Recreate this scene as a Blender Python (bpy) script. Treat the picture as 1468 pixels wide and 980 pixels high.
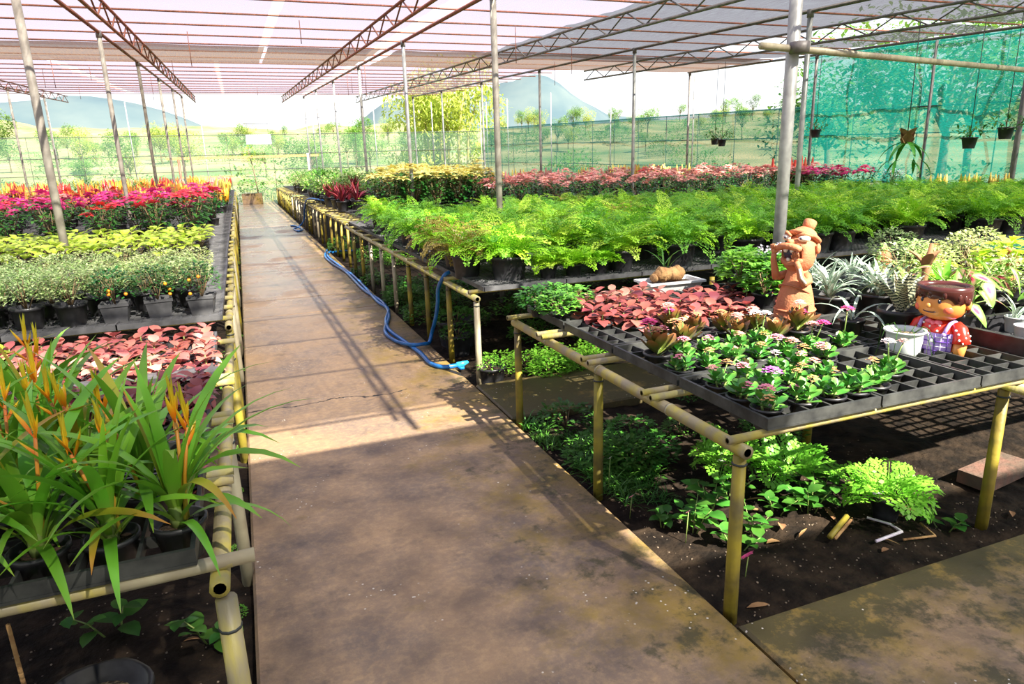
import bpy, math, random
from mathutils import Vector, Matrix, Euler
for o in list(bpy.data.objects): bpy.data.objects.remove(o, do_unlink=True)
S = bpy.context.scene
C = S.collection
R = math.radians
rnd = random.Random(7)
U = rnd.uniform

# ------------------------------------------------------------------ camera
CAM_H = 1.7
pitch, roll, yaw = 0.26241216, -0.03002163, 0.36524489
fw = Vector((math.sin(yaw)*math.cos(pitch), math.cos(yaw)*math.cos(pitch), -math.sin(pitch)))
r0 = Vector((math.cos(yaw), -math.sin(yaw), 0)); u0 = r0.cross(fw)
rt = math.cos(roll)*r0 + math.sin(roll)*u0; up = -math.sin(roll)*r0 + math.cos(roll)*u0
cam = bpy.data.cameras.new('camera'); cam.sensor_width = 36; cam.lens = 976.36/1468*36
cam.clip_start = 0.05; cam.clip_end = 3000
camo = bpy.data.objects.new('camera', cam); C.objects.link(camo)
m3 = Matrix((rt, up, -fw)).transposed()
camo.matrix_world = Matrix.Translation((0, 0, CAM_H)) @ m3.to_4x4()
S.camera = camo
# ------------------------------------------------------------------ world, sun, exposure
W = bpy.data.worlds.new('sky'); S.world = W; W.use_nodes = True
nt = W.node_tree; nt.nodes.clear()
wo = nt.nodes.new('ShaderNodeOutputWorld'); bg = nt.nodes.new('ShaderNodeBackground')
tc = nt.nodes.new('ShaderNodeTexCoord'); sp = nt.nodes.new('ShaderNodeSeparateXYZ'); rp = nt.nodes.new('ShaderNodeValToRGB')
nt.links.new(tc.outputs['Generated'], sp.inputs[0]); nt.links.new(sp.outputs['Z'], rp.inputs[0])
rp.color_ramp.elements[0].position = 0.0; rp.color_ramp.elements[0].color = (1.0, 1.0, 1.0, 1)
rp.color_ramp.elements[1].position = 0.6; rp.color_ramp.elements[1].color = (0.55, 0.72, 1.0, 1)
nt.links.new(rp.outputs[0], bg.inputs[0]); nt.links.new(bg.outputs[0], wo.inputs[0])
bg.inputs[1].default_value = 1.0
sun = bpy.data.lights.new('sun', 'SUN'); sun.energy = 13; sun.angle = R(0.6); sun.color = (1.0, 0.93, 0.80)
suno = bpy.data.objects.new('sun', sun); C.objects.link(suno)
suno.rotation_euler = Vector((-0.27, 0.68, -0.70)).to_track_quat('-Z', 'Y').to_euler()
S.view_settings.view_transform = 'Standard'; S.view_settings.look = 'None'
S.view_settings.gamma = 1; S.view_settings.use_curve_mapping = False
S.view_settings.exposure = 0.68

# ------------------------------------------------------------------ helpers
class MB:
    """collects shapes; build() links them as one mesh object"""
    def __init__(s): s.v = []; s.f = []; s.uv = []; s.mi = []
    def add(s, vs, fs, uvs=None, mi=0):
        b = len(s.v); s.v += [tuple(p) for p in vs]
        for k, f in enumerate(fs):
            s.f.append([b+i for i in f]); s.mi.append(mi)
            s.uv += uvs[k] if uvs else [(0, 0)]*len(f)
        return s
    def box(s, c, d, rz=0, mi=0, taper=1.0):
        x, y, z = [k/2 for k in d]; cs, sn = math.cos(rz), math.sin(rz); vs = []
        for k in (-1, 1):
            t = 1.0 if k < 0 else taper
            for (a, b) in ((-1, -1), (1, -1), (1, 1), (-1, 1)):
                px, py = a*x*t, b*y*t
                vs.append((c[0]+px*cs-py*sn, c[1]+px*sn+py*cs, c[2]+k*z))
        return s.add(vs, [(3, 2, 1, 0), (4, 5, 6, 7), (0, 1, 5, 4), (1, 2, 6, 5), (2, 3, 7, 6), (3, 0, 4, 7)], None, mi)
    def tube(s, pts, r, n=8, cap=True, mi=0):
        P = [Vector(p) for p in pts]; N = len(P)
        rr = r if isinstance(r, (list, tuple)) else [r]*N
        vs = []; nrm = None
        for i in range(N):
            t = (P[min(i+1, N-1)]-P[max(i-1, 0)])
            t = t.normalized() if t.length > 1e-9 else Vector((0, 0, 1))
            if nrm is None:
                nrm = t.orthogonal().normalized()
            else:
                nrm = nrm - t*nrm.dot(t); nrm = nrm.normalized() if nrm.length > 1e-6 else t.orthogonal().normalized()
            b = t.cross(nrm)
            for k in range(n):
                a = 2*math.pi*k/n
                vs.append(P[i]+(nrm*math.cos(a)+b*math.sin(a))*rr[i])
        fs = []; uvs = []
        for i in range(N-1):
            for k in range(n):
                k2 = (k+1) % n
                fs.append((i*n+k, i*n+k2, (i+1)*n+k2, (i+1)*n+k))
                v0, v1 = i/(N-1), (i+1)/(N-1)
                uvs.append([(k/n, v0), ((k+1)/n, v0), ((k+1)/n, v1), (k/n, v1)])
        if cap:
            fs.append(tuple(range(n-1, -1, -1))); uvs.append([(0, 0)]*n)
            fs.append(tuple(range((N-1)*n, N*n))); uvs.append([(0, 1)]*n)
        return s.add(vs, fs, uvs, mi)
    def pipe(s, a, b, r, n=10, hole=.62, mi=0):
        """hollow pipe with open ends"""
        A, B = Vector(a), Vector(b); t = (B-A).normalized(); d = .03
        return s.tube([A+t*d, A, A, B, B, B-t*d], [r*hole, r*hole, r, r, r*hole, r*hole], n, True, mi)
    def lathe(s, prof, n=16, c=(0, 0, 0), mi=0, wob=None):
        vs = []; fs = []; uvs = []; N = len(prof)
        for i, (r, z) in enumerate(prof):
            for k in range(n):
                a = 2*math.pi*k/n; q = r*(wob(k, i) if wob else 1)
                vs.append((c[0]+q*math.cos(a), c[1]+q*math.sin(a), c[2]+z))
        for i in range(N-1):
            for k in range(n):
                k2 = (k+1) % n; fs.append((i*n+k, i*n+k2, (i+1)*n+k2, (i+1)*n+k))
                uvs.append([(k/n, i/(N-1)), ((k+1)/n, i/(N-1)), ((k+1)/n, (i+1)/(N-1)), (k/n, (i+1)/(N-1))])
        fs.append(tuple(range(n-1, -1, -1))); uvs.append([(0, 0)]*n)
        fs.append(tuple(range((N-1)*n, N*n))); uvs.append([(0, 1)]*n)
        return s.add(vs, fs, uvs, mi)
    def ball(s, c, r, n=10, m=7, mi=0, rot=None):
        rx, ry, rz = r if isinstance(r, (tuple, list)) else (r, r, r)
        vs = []; fs = []
        for i in range(m+1):
            th = math.pi*i/m
            for k in range(n):
                a = 2*math.pi*k/n
                p = Vector((rx*math.sin(th)*math.cos(a), ry*math.sin(th)*math.sin(a), -rz*math.cos(th)))
                if rot: p.rotate(rot)
                vs.append(p+Vector(c))
        for i in range(m):
            for k in range(n):
                k2 = (k+1) % n; fs.append((i*n+k, i*n+k2, (i+1)*n+k2, (i+1)*n+k))
        return s.add(vs, fs, None, mi)
    def leaf(s, o, yaw_, a0, a1, L, Wd, segs=5, shape='ovate', fold=.15, mi=0, tw=0):
        """blade leaving o in direction yaw_, elevation from a0 (base) to a1 (tip), degrees"""
        o = Vector(o); y = 0; z = 0; vs = []; dirv = Vector((math.cos(yaw_), math.sin(yaw_), 0)); side = Vector((-math.sin(yaw_), math.cos(yaw_), 0))
        for i in range(segs+1):
            t = i/segs; w = Wd/2*prof_w(shape, t)
            e = R(a0+(a1-a0)*t); lift = fold*w
            c = o+dirv*y+Vector((0, 0, z)); nv = Vector((-dirv.x*math.sin(e), -dirv.y*math.sin(e), math.cos(e)))
            sd = side*math.cos(tw*t)+nv*math.sin(tw*t)
            vs += [c-sd*w+nv*lift, c, c+sd*w+nv*lift]
            y += L/segs*math.cos(e); z += L/segs*math.sin(e)
        fs = []; uvs = []
        for i in range(segs):
            v0, v1 = i/segs, (i+1)/segs
            fs.append((3*i, 3*i+1, 3*i+4, 3*i+3)); uvs.append([(0, v0), (.5, v0), (.5, v1), (0, v1)])
            fs.append((3*i+1, 3*i+2, 3*i+5, 3*i+4)); uvs.append([(.5, v0), (1, v0), (1, v1), (.5, v1)])
        return s.add(vs, fs, uvs, mi)
    def mesh(s, name, mats, smooth=True):
        me = bpy.data.meshes.new(name); me.from_pydata(s.v, [], s.f)
        ul = me.uv_layers.new(name='UVMap')
        flat = [c for p in s.uv for c in p]; ul.data.foreach_set('uv', flat)
        if not isinstance(mats, (list, tuple)): mats = [mats]
        for m in mats: me.materials.append(m)
        if any(s.mi): me.polygons.foreach_set('material_index', s.mi)
        if smooth: me.polygons.foreach_set('use_smooth', [True]*len(s.f))
        me.update(); return me
    def build(s, name, mats, parent=None, smooth=True, loc=(0, 0, 0), rot=(0, 0, 0)):
        return ob(name, s.mesh(name, mats, smooth), parent, loc, rot)

def prof_w(shape, t):
    if shape == 'ovate': return max(.03, math.sin(math.pi*min(1, t**.75))**.8) if t < .995 else .02
    if shape == 'strap': return max(.02, (min(1, .35+t*3.0))*(1-t**3.2))
    if shape == 'lance': return max(.03, math.sin(math.pi*t**.85))
    if shape == 'spoon': return max(.12, math.sin(math.pi*min(1, t**1.5*.93+.04))**.7)
    if shape == 'heart': return max(.03, (1-t)**.62*(1.0 if t > .06 else .55))
    if shape == 'grass': return max(.03, 1-t**1.5)
    return 1

def ob(name, mesh, parent=None, loc=(0, 0, 0), rot=(0, 0, 0), sc=None, mat=None):
    o = bpy.data.objects.new(name, mesh); C.objects.link(o)
    o.location = loc; o.rotation_euler = rot
    if sc is not None: o.scale = (sc, sc, sc) if isinstance(sc, (int, float)) else sc
    if parent: o.parent = parent
    if mat:
        o.material_slots[0].link = 'OBJECT'; o.material_slots[0].material = mat
    return o
def tag(o, label=None, cat=None, group=None, kind=None):
    if label: o['label'] = label
    if cat: o['category'] = cat
    if group: o['group'] = group
    if kind: o['kind'] = kind
    return o
def thing(name, label, cat, loc=(0, 0, 0), rz=0, group=None, sc=None):
    o = bpy.data.objects.new(name, None); C.objects.link(o); o.empty_display_size = .05
    o.location = loc; o.rotation_euler = (0, 0, rz)
    if sc: o.scale = (sc, sc, sc)
    return tag(o, label, cat, group)

# ------------------------------------------------------------------ materials
def _nodes(name):
    m = bpy.data.materials.new(name); m.use_nodes = True; n = m.node_tree; n.nodes.clear()
    return m, n, n.nodes.new, n.links.new
def _ramp(n, stops):
    r = n.nodes.new('ShaderNodeValToRGB'); cr = r.color_ramp
    while len(cr.elements) < len(stops): cr.elements.new(.5)
    for e, (p, c) in zip(cr.elements, stops): e.position = p; e.color = (*c, 1) if len(c) == 3 else c
    return r
def mat(name, c1, c2=None, scale=8, rough=.6, bump=0, metal=0, rand=0, trans=0, spec=.5, lo=.35, hi=.65, detail=4, grad=None, stretch=None, bscale=None):
    """noise-mixed c1/c2; grad: list of (v, colour) stops along the UV; rand: brightness spread per object"""
    m, n, N, L = _nodes(name)
    out = N('ShaderNodeOutputMaterial'); b = N('ShaderNodeBsdfPrincipled')
    t = N('ShaderNodeTexCoord'); src = t.outputs['Object']
    if stretch:
        mp = N('ShaderNodeMapping'); mp.inputs['Scale'].default_value = stretch; L(src, mp.inputs[0]); src = mp.outputs[0]
    nz = N('ShaderNodeTexNoise'); nz.inputs['Scale'].default_value = scale; nz.inputs['Detail'].default_value = detail; L(src, nz.inputs['Vector'])
    if grad:
        sx = N('ShaderNodeSeparateXYZ'); L(t.outputs['UV'], sx.inputs[0])
        gr = _ramp(n, grad); L(sx.outputs['Y'], gr.inputs[0]); col = gr.outputs[0]
        if c2 is not None:
            rp_ = _ramp(n, [(lo, (0, 0, 0)), (hi, (1, 1, 1))]); L(nz.outputs[0], rp_.inputs[0])
            mx = N('ShaderNodeMix'); mx.data_type = 'RGBA'; L(rp_.outputs[0], mx.inputs[0]); L(col, mx.inputs[6]); mx.inputs[7].default_value = (*c2, 1); col = mx.outputs[2]
    else:
        rp_ = _ramp(n, [(lo, c1), (hi, c2 if c2 is not None else c1)]); L(nz.outputs[0], rp_.inputs[0]); col = rp_.outputs[0]
    if rand:
        oi = N('ShaderNodeObjectInfo'); mr = N('ShaderNodeMapRange'); mr.inputs[3].default_value = 1-rand; mr.inputs[4].default_value = 1+rand
        L(oi.outputs['Random'], mr.inputs[0]); hs = N('ShaderNodeHueSaturation'); L(col, hs.inputs['Color']); L(mr.outputs[0], hs.inputs['Value'])
        mh = N('ShaderNodeMapRange'); mh.inputs[3].default_value = .5-rand*.05; mh.inputs[4].default_value = .5+rand*.05
        ml = N('ShaderNodeMath'); ml.operation = 'MULTIPLY'; ml.inputs[1].default_value = 7.31; fr = N('ShaderNodeMath'); fr.operation = 'FRACT'
        L(oi.outputs['Random'], ml.inputs[0]); L(ml.outputs[0], fr.inputs[0]); L(fr.outputs[0], mh.inputs[0]); L(mh.outputs[0], hs.inputs['Hue'])
        col = hs.outputs[0]
    L(col, b.inputs['Base Color']); b.inputs['Roughness'].default_value = rough; b.inputs['Metallic'].default_value = metal
    b.inputs['Specular IOR Level'].default_value = spec
    if bump:
        bn = N('ShaderNodeTexNoise'); bn.inputs['Scale'].default_value = bscale or scale*3; bn.inputs['Detail'].default_value = 6; L(src, bn.inputs['Vector'])
        bp = N('ShaderNodeBump'); bp.inputs['Strength'].default_value = bump; bp.inputs['Distance'].default_value = .02
        L(bn.outputs[0], bp.inputs['Height']); L(bp.outputs[0], b.inputs['Normal'])
    if trans:
        tr = N('ShaderNodeBsdfTranslucent'); L(col, tr.inputs[0]); ms = N('ShaderNodeMixShader'); ms.inputs[0].default_value = trans
        L(b.outputs[0], ms.inputs[1]); L(tr.outputs[0], ms.inputs[2]); L(ms.outputs[0], out.inputs[0])
    else: L(b.outputs[0], out.inputs[0])
    return m
def net_mat(name, col, col2, cover, cover2, sx=1.0, sy=1.0, scale=6):
    """woven shade cloth: part threads, part open weave"""
    m, n, N, L = _nodes(name)
    out = N('ShaderNodeOutputMaterial'); t = N('ShaderNodeTexCoord'); mp = N('ShaderNodeMapping'); mp.inputs['Scale'].default_value = (sx, sy, 1)
    L(t.outputs['UV'], mp.inputs[0]); nz = N('ShaderNodeTexNoise'); nz.inputs['Scale'].default_value = scale; nz.inputs['Detail'].default_value = 5; L(mp.outputs[0], nz.inputs['Vector'])
    cr = _ramp(n, [(.3, col), (.7, col2)]); L(nz.outputs[0], cr.inputs[0])
    fr = N('ShaderNodeMapRange'); fr.inputs[1].default_value = .3; fr.inputs[2].default_value = .7; fr.inputs[3].default_value = cover; fr.inputs[4].default_value = cover2; L(nz.outputs[0], fr.inputs[0])
    d = N('ShaderNodeBsdfDiffuse'); tl = N('ShaderNodeBsdfTranslucent'); L(cr.outputs[0], d.inputs[0]); L(cr.outputs[0], tl.inputs[0])
    a = N('ShaderNodeMixShader'); a.inputs[0].default_value = .5; L(d.outputs[0], a.inputs[1]); L(tl.outputs[0], a.inputs[2])
    tp = N('ShaderNodeBsdfTransparent'); b = N('ShaderNodeMixShader'); L(fr.outputs[0], b.inputs[0]); L(tp.outputs[0], b.inputs[1]); L(a.outputs[0], b.inputs[2]); L(b.outputs[0], out.inputs[0])
    return m
def path_mat(name, mossy=0.0, gl=True):
    m, n, N, L = _nodes(name)
    out = N('ShaderNodeOutputMaterial'); b = N('ShaderNodeBsdfPrincipled'); t = N('ShaderNodeNewGeometry'); pos = t.outputs['Position']
    def noise(sc, det=6, ro=.6):
        z = N('ShaderNodeTexNoise'); z.inputs['Scale'].default_value = sc; z.inputs['Detail'].default_value = det; z.inputs['Roughness'].default_value = ro; L(pos, z.inputs['Vector']); return z.outputs[0]
    def mix(f, a, c):
        x = N('ShaderNodeMix'); x.data_type = 'RGBA'
        L(f, x.inputs[0])
        if isinstance(a, tuple): x.inputs[6].default_value = (*a, 1)
        else: L(a, x.inputs[6])
        if isinstance(c, tuple): x.inputs[7].default_value = (*c, 1)
        else: L(c, x.inputs[7])
        return x.outputs[2]
    def mr(s_, a, b_, c=0., d=1.):
        x = N('ShaderNodeMapRange'); L(s_, x.inputs[0]); x.inputs[1].default_value = a; x.inputs[2].default_value = b_; x.inputs[3].default_value = c; x.inputs[4].default_value = d; return x.outputs[0]
    def mth(op, a, b_):
        x = N('ShaderNodeMath'); x.operation = op
        for k, q in ((0, a), (1, b_)):
            if isinstance(q, (int, float)): x.inputs[k].default_value = q
            else: L(q, x.inputs[k])
        return x.outputs[0]
    sx = N('ShaderNodeSeparateXYZ'); L(pos, sx.inputs[0])
    col = mix(mr(noise(1.3), .35, .68), (.285, .18, .098), (.145, .108, .088))
    col = mix(mr(noise(26, 8, .75), .45, .75, 0, .6), col, (.45, .30, .15))
    col = mix(mr(noise(3.1, 8, .7), .55, .72, 0, .85), col, (.065, .048, .042))
    # moss, thicker toward the right hand kerb
    edge = mth('ADD', mr(sx.outputs['X'], .3, 1.5, -.10, .12), mossy)
    if not gl: edge = mth('ADD', edge, mr(sx.outputs['Y'], 1.35, 1.74, 0, .16))
    ms = mth('ADD', noise(2.4, 8, .7), edge)
    col = mix(mr(ms, .52, .72, 0, .75), col, (.235, .155, .018))
    col = mix(mr(mth('ADD', noise(5.5, 8, .75), edge), .60, .70, 0, .85), col, (.055, .048, .02))
    # pale grit
    vo = N('ShaderNodeTexVoronoi'); vo.inputs['Scale'].default_value = 30; L(pos, vo.inputs['Vector'])
    gsel = mth('MULTIPLY', mth('LESS_THAN', vo.outputs['Distance'], .13), mr(noise(2.3), .56, .60))
    col = mix(gsel, col, (.62, .56, .47))
    if gl:   # a crack across the slab
        w = mth('ADD', sx.outputs['Y'], mth('MULTIPLY', mth('SUBTRACT', noise(3.0, 4), .5), .35))
        ck = mth('MULTIPLY', mth('LESS_THAN', mth('ABSOLUTE', mth('SUBTRACT', w, 4.97), 0), .009), mth('LESS_THAN', sx.outputs['X'], 1.02))
        col = mix(ck, col, (.02, .015, .01))
    L(col, b.inputs['Base Color'])
    wet = mth('MULTIPLY', mr(sx.outputs['Y'], 4.0, 10, .1, 1), mr(noise(.9, 3), .30, .5))
    ro = N('ShaderNodeMapRange'); L(wet, ro.inputs[0]); ro.inputs[3].default_value = .62; ro.inputs[4].default_value = .20; L(ro.outputs[0], b.inputs['Roughness'])
    bp = N('ShaderNodeBump'); bp.inputs['Strength'].default_value = .35; bp.inputs['Distance'].default_value = .01; L(noise(45, 8, .7), bp.inputs['Height']); L(bp.outputs[0], b.inputs['Normal'])
    L(b.outputs[0], out.inputs[0]); return m

M = {}
M['path'] = path_mat('concrete_path'); M['slab'] = path_mat('mossy_concrete', -.03, False)
M['soil'] = mat('dark_soil', (.010, .007, .005), (.050, .033, .020), 9, .95, 1.0, lo=.40, hi=.8, detail=8, spec=.15)
M['bamboo'] = mat('old_bamboo', (.42, .36, .07), (.30, .255, .15), 5, .45, .15, rand=.18, lo=.35, hi=.6, stretch=(3, 3, 1))
M['bamboo_dark'] = mat('mossy_bamboo', (.30, .235, .02), (.10, .075, .025), 7, .55, .2, rand=.2, lo=.38, hi=.68)
M['pale_pipe'] = mat('grey_bamboo', (.40, .36, .24), (.24, .20, .13), 6, .5, .1, rand=.1)
M['black_plastic'] = mat('black_plastic', (.012, .012, .014), (.03, .03, .034), 20, .42, rand=.2)
M['tray'] = mat('tray_plastic', (.016, .017, .018), (.06, .062, .058), 11, .5, .1, rand=.2)
M['grate'] = mat('worn_grate', (.035, .036, .04), (.10, .10, .105), 9, .55)
M['potsoil'] = mat('potting_soil', (.03, .018, .01), (.13, .075, .04), 60, .95, 1)
M['gritty'] = mat('gritty_soil', (.05, .035, .02), (.42, .33, .19), 75, .95, 1, lo=.45, hi=.62)
M['galv'] = mat('galvanised_pole', (.42, .42, .40), (.30, .30, .285), 14, .42, metal=.25, rand=.1)
M['greypole'] = mat('weathered_pole', (.34, .31, .26), (.20, .175, .145), 9, .6, rand=.12)
M['rust'] = mat('red_oxide_glow_steel', (.27, .085, .045), (.17, .06, .04), 12, .6, rand=.15)  # red oxide primer tone with the warm orange glow mixed into the colour
M['steel'] = mat('dull_steel', (.10, .09, .09), (.17, .15, .14), 12, .5, rand=.15)
M['wire'] = mat('dark_wire', (.03, .035, .035), None, 5, .6)
M['roofnet'] = net_mat('roof_shade_net', (.17, .115, .18), (.34, .25, .34), .46, .74, 30, 2.5, 5)
M['roofnet_dark'] = net_mat('dark_roof_shade_net', (.03, .03, .035), (.09, .08, .10), .68, .90, 30, 2.5, 5)
M['roofnet2'] = net_mat('roof_shade_net_doubled', (.12, .07, .05), (.24, .16, .11), .80, .93, 30, 2.5, 5)
M['unseen_canopy'] = net_mat('unseen_shading_net', (.03, .03, .03), (.05, .05, .05), .80, .99, 3, 3, 5)  # for the added net out of view that darkens the foreground
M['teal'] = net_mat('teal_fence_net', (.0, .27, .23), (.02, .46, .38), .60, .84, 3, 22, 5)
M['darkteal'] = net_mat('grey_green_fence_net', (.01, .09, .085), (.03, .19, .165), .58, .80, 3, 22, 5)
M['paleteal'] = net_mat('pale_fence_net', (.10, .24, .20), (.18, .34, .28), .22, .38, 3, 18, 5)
# plants
M['fern'] = mat('fern_green', (.20, .50, .012), (.36, .64, .03), 14, .5, rand=.16, trans=.35)
M['fern_light'] = mat('fern_yellow_green', (.36, .62, .03), (.52, .72, .08), 14, .5, rand=.12, trans=.35)
M['fern_dark'] = mat('fern_deep_green', (.085, .29, .02), (.19, .44, .03), 9, .5, rand=.16, trans=.35)
M['fern_rust'] = mat('fern_rusty', (.22, .17, .03), (.36, .27, .05), 9, .5, trans=.3)
M['strap'] = mat('strap_leaf_green', (.09, .27, .02), None, 6, .33, rand=.22, trans=.28, grad=[(0, (.26, .38, .06)), (.25, (.14, .38, .025)), (.9, (.18, .43, .03)), (1, (.26, .38, .04))])
M['strap_y'] = mat('strap_leaf_yellowing', (.3, .3, .02), None, 6, .4, trans=.28, grad=[(0, (.12, .28, .02)), (.6, (.35, .36, .02)), (1, (.45, .18, .02))])
M['bract'] = mat('orange_yellow_bract', (1, .5, 0), None, 6, .4, trans=.25, rand=.1, grad=[(0, (.75, .12, .02)), (.4, (.90, .30, .01)), (.75, (.85, .58, .02)), (1, (.55, .52, .03))])
M['bract_top'] = mat('yellow_green_bract', (1, .5, 0), None, 6, .4, trans=.25, rand=.1, grad=[(0, (.90, .28, .01)), (.35, (.85, .55, .02)), (1, (.40, .42, .03))])
M['spike'] = mat('orange_stem', (.70, .20, .02), (.50, .30, .04), 7, .45, grad=[(0, (.30, .36, .04)), (.5, (.62, .28, .02)), (1, (.75, .13, .02))])
M['col_pink'] = mat('salmon_leaf', (.52, .16, .13), (.36, .085, .075), 14, .5, rand=.22, trans=.22, lo=.4, hi=.7)
M['col_pale'] = mat('pale_salmon_leaf', (.66, .34, .26), (.50, .20, .15), 14, .5, rand=.2, trans=.22, lo=.4, hi=.7)
M['col_dark'] = mat('dark_wine_leaf', (.13, .022, .026), (.22, .045, .04), 14, .45, rand=.28, trans=.18, lo=.4, hi=.7)
M['col_brown'] = mat('brown_red_leaf', (.30, .075, .06), (.19, .045, .045), 14, .45, rand=.25, trans=.2, lo=.4, hi=.7)
M['lime'] = mat('lime_leaf', (.42, .62, .03), (.66, .78, .14), 16, .45, rand=.15, trans=.35, lo=.4, hi=.7)
M['varieg'] = mat('variegated_leaf', (.22, .38, .09), (.62, .70, .36), 30, .5, rand=.15, trans=.25, lo=.42, hi=.62)
M['varieg_pale'] = mat('cream_green_leaf', (.36, .50, .14), (.70, .74, .36), 30, .5, rand=.12, trans=.25, lo=.42, hi=.62)
M['deepgreen'] = mat('deep_green_leaf', (.022, .115, .02), (.05, .20, .03), 12, .35, rand=.25, trans=.15)
M['midgreen'] = mat('mid_green_leaf', (.06, .24, .025), (.12, .36, .04), 12, .4, rand=.25, trans=.25)
M['brightgreen'] = mat('bright_green_leaf', (.14, .42, .03), (.26, .56, .06), 12, .4, rand=.2, trans=.3)
M['weed'] = mat('weed_leaf', (.035, .145, .016), (.085, .25, .03), 12, .45, rand=.3, trans=.25)
M['kal'] = mat('kalanchoe_leaf', (.05, .22, .05), None, 10, .45, rand=.25, grad=[(0, (.10, .28, .05)), (.6, (.055, .25, .03)), (1, (.14, .30, .04))])
M['kal_bronze'] = mat('kalanchoe_bronze_leaf', (.1, .12, .03), None, 10, .3, rand=.25, grad=[(0, (.13, .19, .03)), (.5, (.10, .12, .02)), (.85, (.22, .10, .03)), (1, (.34, .12, .05))])
M['stem'] = mat('green_stem', (.16, .26, .06), (.24, .28, .08), 9, .5)
M['twig'] = mat('brown_twig', (.16, .10, .05), (.28, .20, .10), 15, .8)
M['magenta'] = mat('magenta_bract', (.70, .015, .17), (.82, .06, .28), 20, .45, rand=.15, trans=.25)
M['scarlet'] = mat('scarlet_bract', (.72, .02, .04), (.80, .06, .07), 20, .45, rand=.15, trans=.25)
M['pinkwhite'] = mat('pink_cream_bract', (.86, .50, .42), (.80, .16, .17), 24, .45, rand=.12, trans=.25, lo=.42, hi=.64)
M['coral'] = mat('coral_bract', (.84, .26, .24), (.86, .48, .38), 24, .45, rand=.12, trans=.25)
M['yellowb'] = mat('pale_yellow_bract', (.90, .84, .34), (.82, .72, .16), 20, .45, rand=.1, trans=.3)
M['orange'] = mat('orange_plume', (.85, .24, .02), (.85, .42, .03), 20, .5, rand=.2, trans=.2)
M['gold'] = mat('gold_plume', (.85, .55, .05), (.78, .66, .15), 20, .5, rand=.2, trans=.2)
M['red'] = mat('red_plume', (.62, .02, .02), (.72, .06, .03), 20, .5, rand=.2, trans=.2)
M['pinkf'] = mat('pink_floret', (.80, .17, .30), (.84, .34, .40), 60, .5, rand=.1)
M['hotpink'] = mat('hot_pink_floret', (.78, .04, .22), (.82, .10, .30), 60, .5)
M['salmonf'] = mat('salmon_floret', (.78, .28, .22), (.84, .48, .40), 60, .5)
M['purplef'] = mat('violet_floret', (.62, .10, .60), (.70, .22, .66), 60, .5)
M['yellowf'] = mat('orange_bud', (.40, .34, .07), (.62, .24, .16), 60, .5)
M['whitef'] = mat('white_floret', (.85, .80, .76), (.84, .66, .68), 60, .5)
M['lilacf'] = mat('pale_lilac_flower', (.72, .62, .76), (.84, .78, .84), 40, .5)
M['maroon'] = mat('maroon_leaf', (.18, .015, .03), (.30, .04, .05), 12, .35, rand=.2, trans=.15)
M['silver'] = mat('silver_stripe_leaf', (.5, .6, .5), None, 9, .4, trans=.15, rand=.12)
M['terracotta'] = mat('terracotta', (.43, .14, .06), (.55, .21, .095), 7, .75, .25, lo=.3, hi=.7, bscale=90)
M['terracotta_dark'] = mat('terracotta_dark_clay', (.34, .11, .05), (.42, .15, .07), 9, .8, .3, bscale=90)  # darker clay tone for the shawl fold and ornament lids
M['clay_white'] = mat('painted_white_clay', (.78, .70, .58), None, 9, .6)
M['ink'] = mat('dark_paint', (.02, .02, .05), None, 9, .4)
M['skin'] = mat('orange_skin_glaze', (.74, .27, .06), (.80, .32, .085), 4, .3)
M['blush'] = mat('red_cheek_glaze', (.72, .12, .065), None, 5, .3)
M['hair'] = mat('brown_hair_glaze', (.055, .014, .012), (.085, .022, .018), 8, .22)
M['redshirt'] = mat('red_shirt_glaze', (.70, .028, .015), (.75, .04, .02), 5, .25)
M['white'] = mat('white_glaze', (.84, .84, .82), None, 5, .3)
M['lilac'] = mat('lilac_glaze', (.42, .28, .72), (.46, .33, .75), 5, .3)
M['violet'] = mat('violet_line', (.12, .05, .32), None, 5, .3)
M['pinkbow'] = mat('pink_bow_glaze', (.80, .15, .22), None, 5, .3)
M['whiteplastic'] = mat('white_plastic', (.66, .70, .70), (.58, .62, .62), 5, .35)
M['hose'] = mat('blue_hose', (.008, .10, .36), (.015, .17, .50), 12, .3, rand=.15)
M['hose_light'] = mat('light_blue_hose_end', (.03, .36, .62), None, 12, .3)
M['root'] = mat('dry_root', (.50, .30, .12), (.30, .15, .06), 18, .85, .6)
M['dryleaf'] = mat('dry_leaf', (.20, .10, .035), (.32, .18, .08), 14, .8, rand=.3)
M['drygrass'] = mat('dry_grass', (.52, .42, .22), (.38, .36, .14), 10, .8, rand=.2, trans=.2)
M['brick'] = mat('worn_brick', (.17, .085, .06), (.10, .07, .05), 12, .9, .5)
M['bark'] = mat('pale_bark', (.52, .46, .38), (.30, .25, .19), 7, .85, .4)
M['bark_dark'] = mat('brown_bark', (.16, .11, .07), (.26, .19, .12), 7, .85, .4)
M['treeleaf'] = mat('tree_leaf', (.10, .24, .03), (.24, .38, .06), .8, .5, rand=.2, trans=.35)
M['treeleaf2'] = mat('yellow_green_tree_leaf', (.34, .44, .06), (.52, .56, .12), .8, .5, rand=.12, trans=.4)
M['hill'] = mat('hill_scrub', (.11, .16, .05), (.36, .30, .14), .12, .95, lo=.35, hi=.65, detail=8)
M['mountain'] = mat('far_mountain', (.05, .085, .10), (.09, .12, .12), .02, .95, detail=8)  # bluish distance haze is mixed into the base colour
M['lawn'] = mat('rough_ground', (.26, .26, .09), (.40, .33, .17), .5, .95, .4, detail=8)
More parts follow.
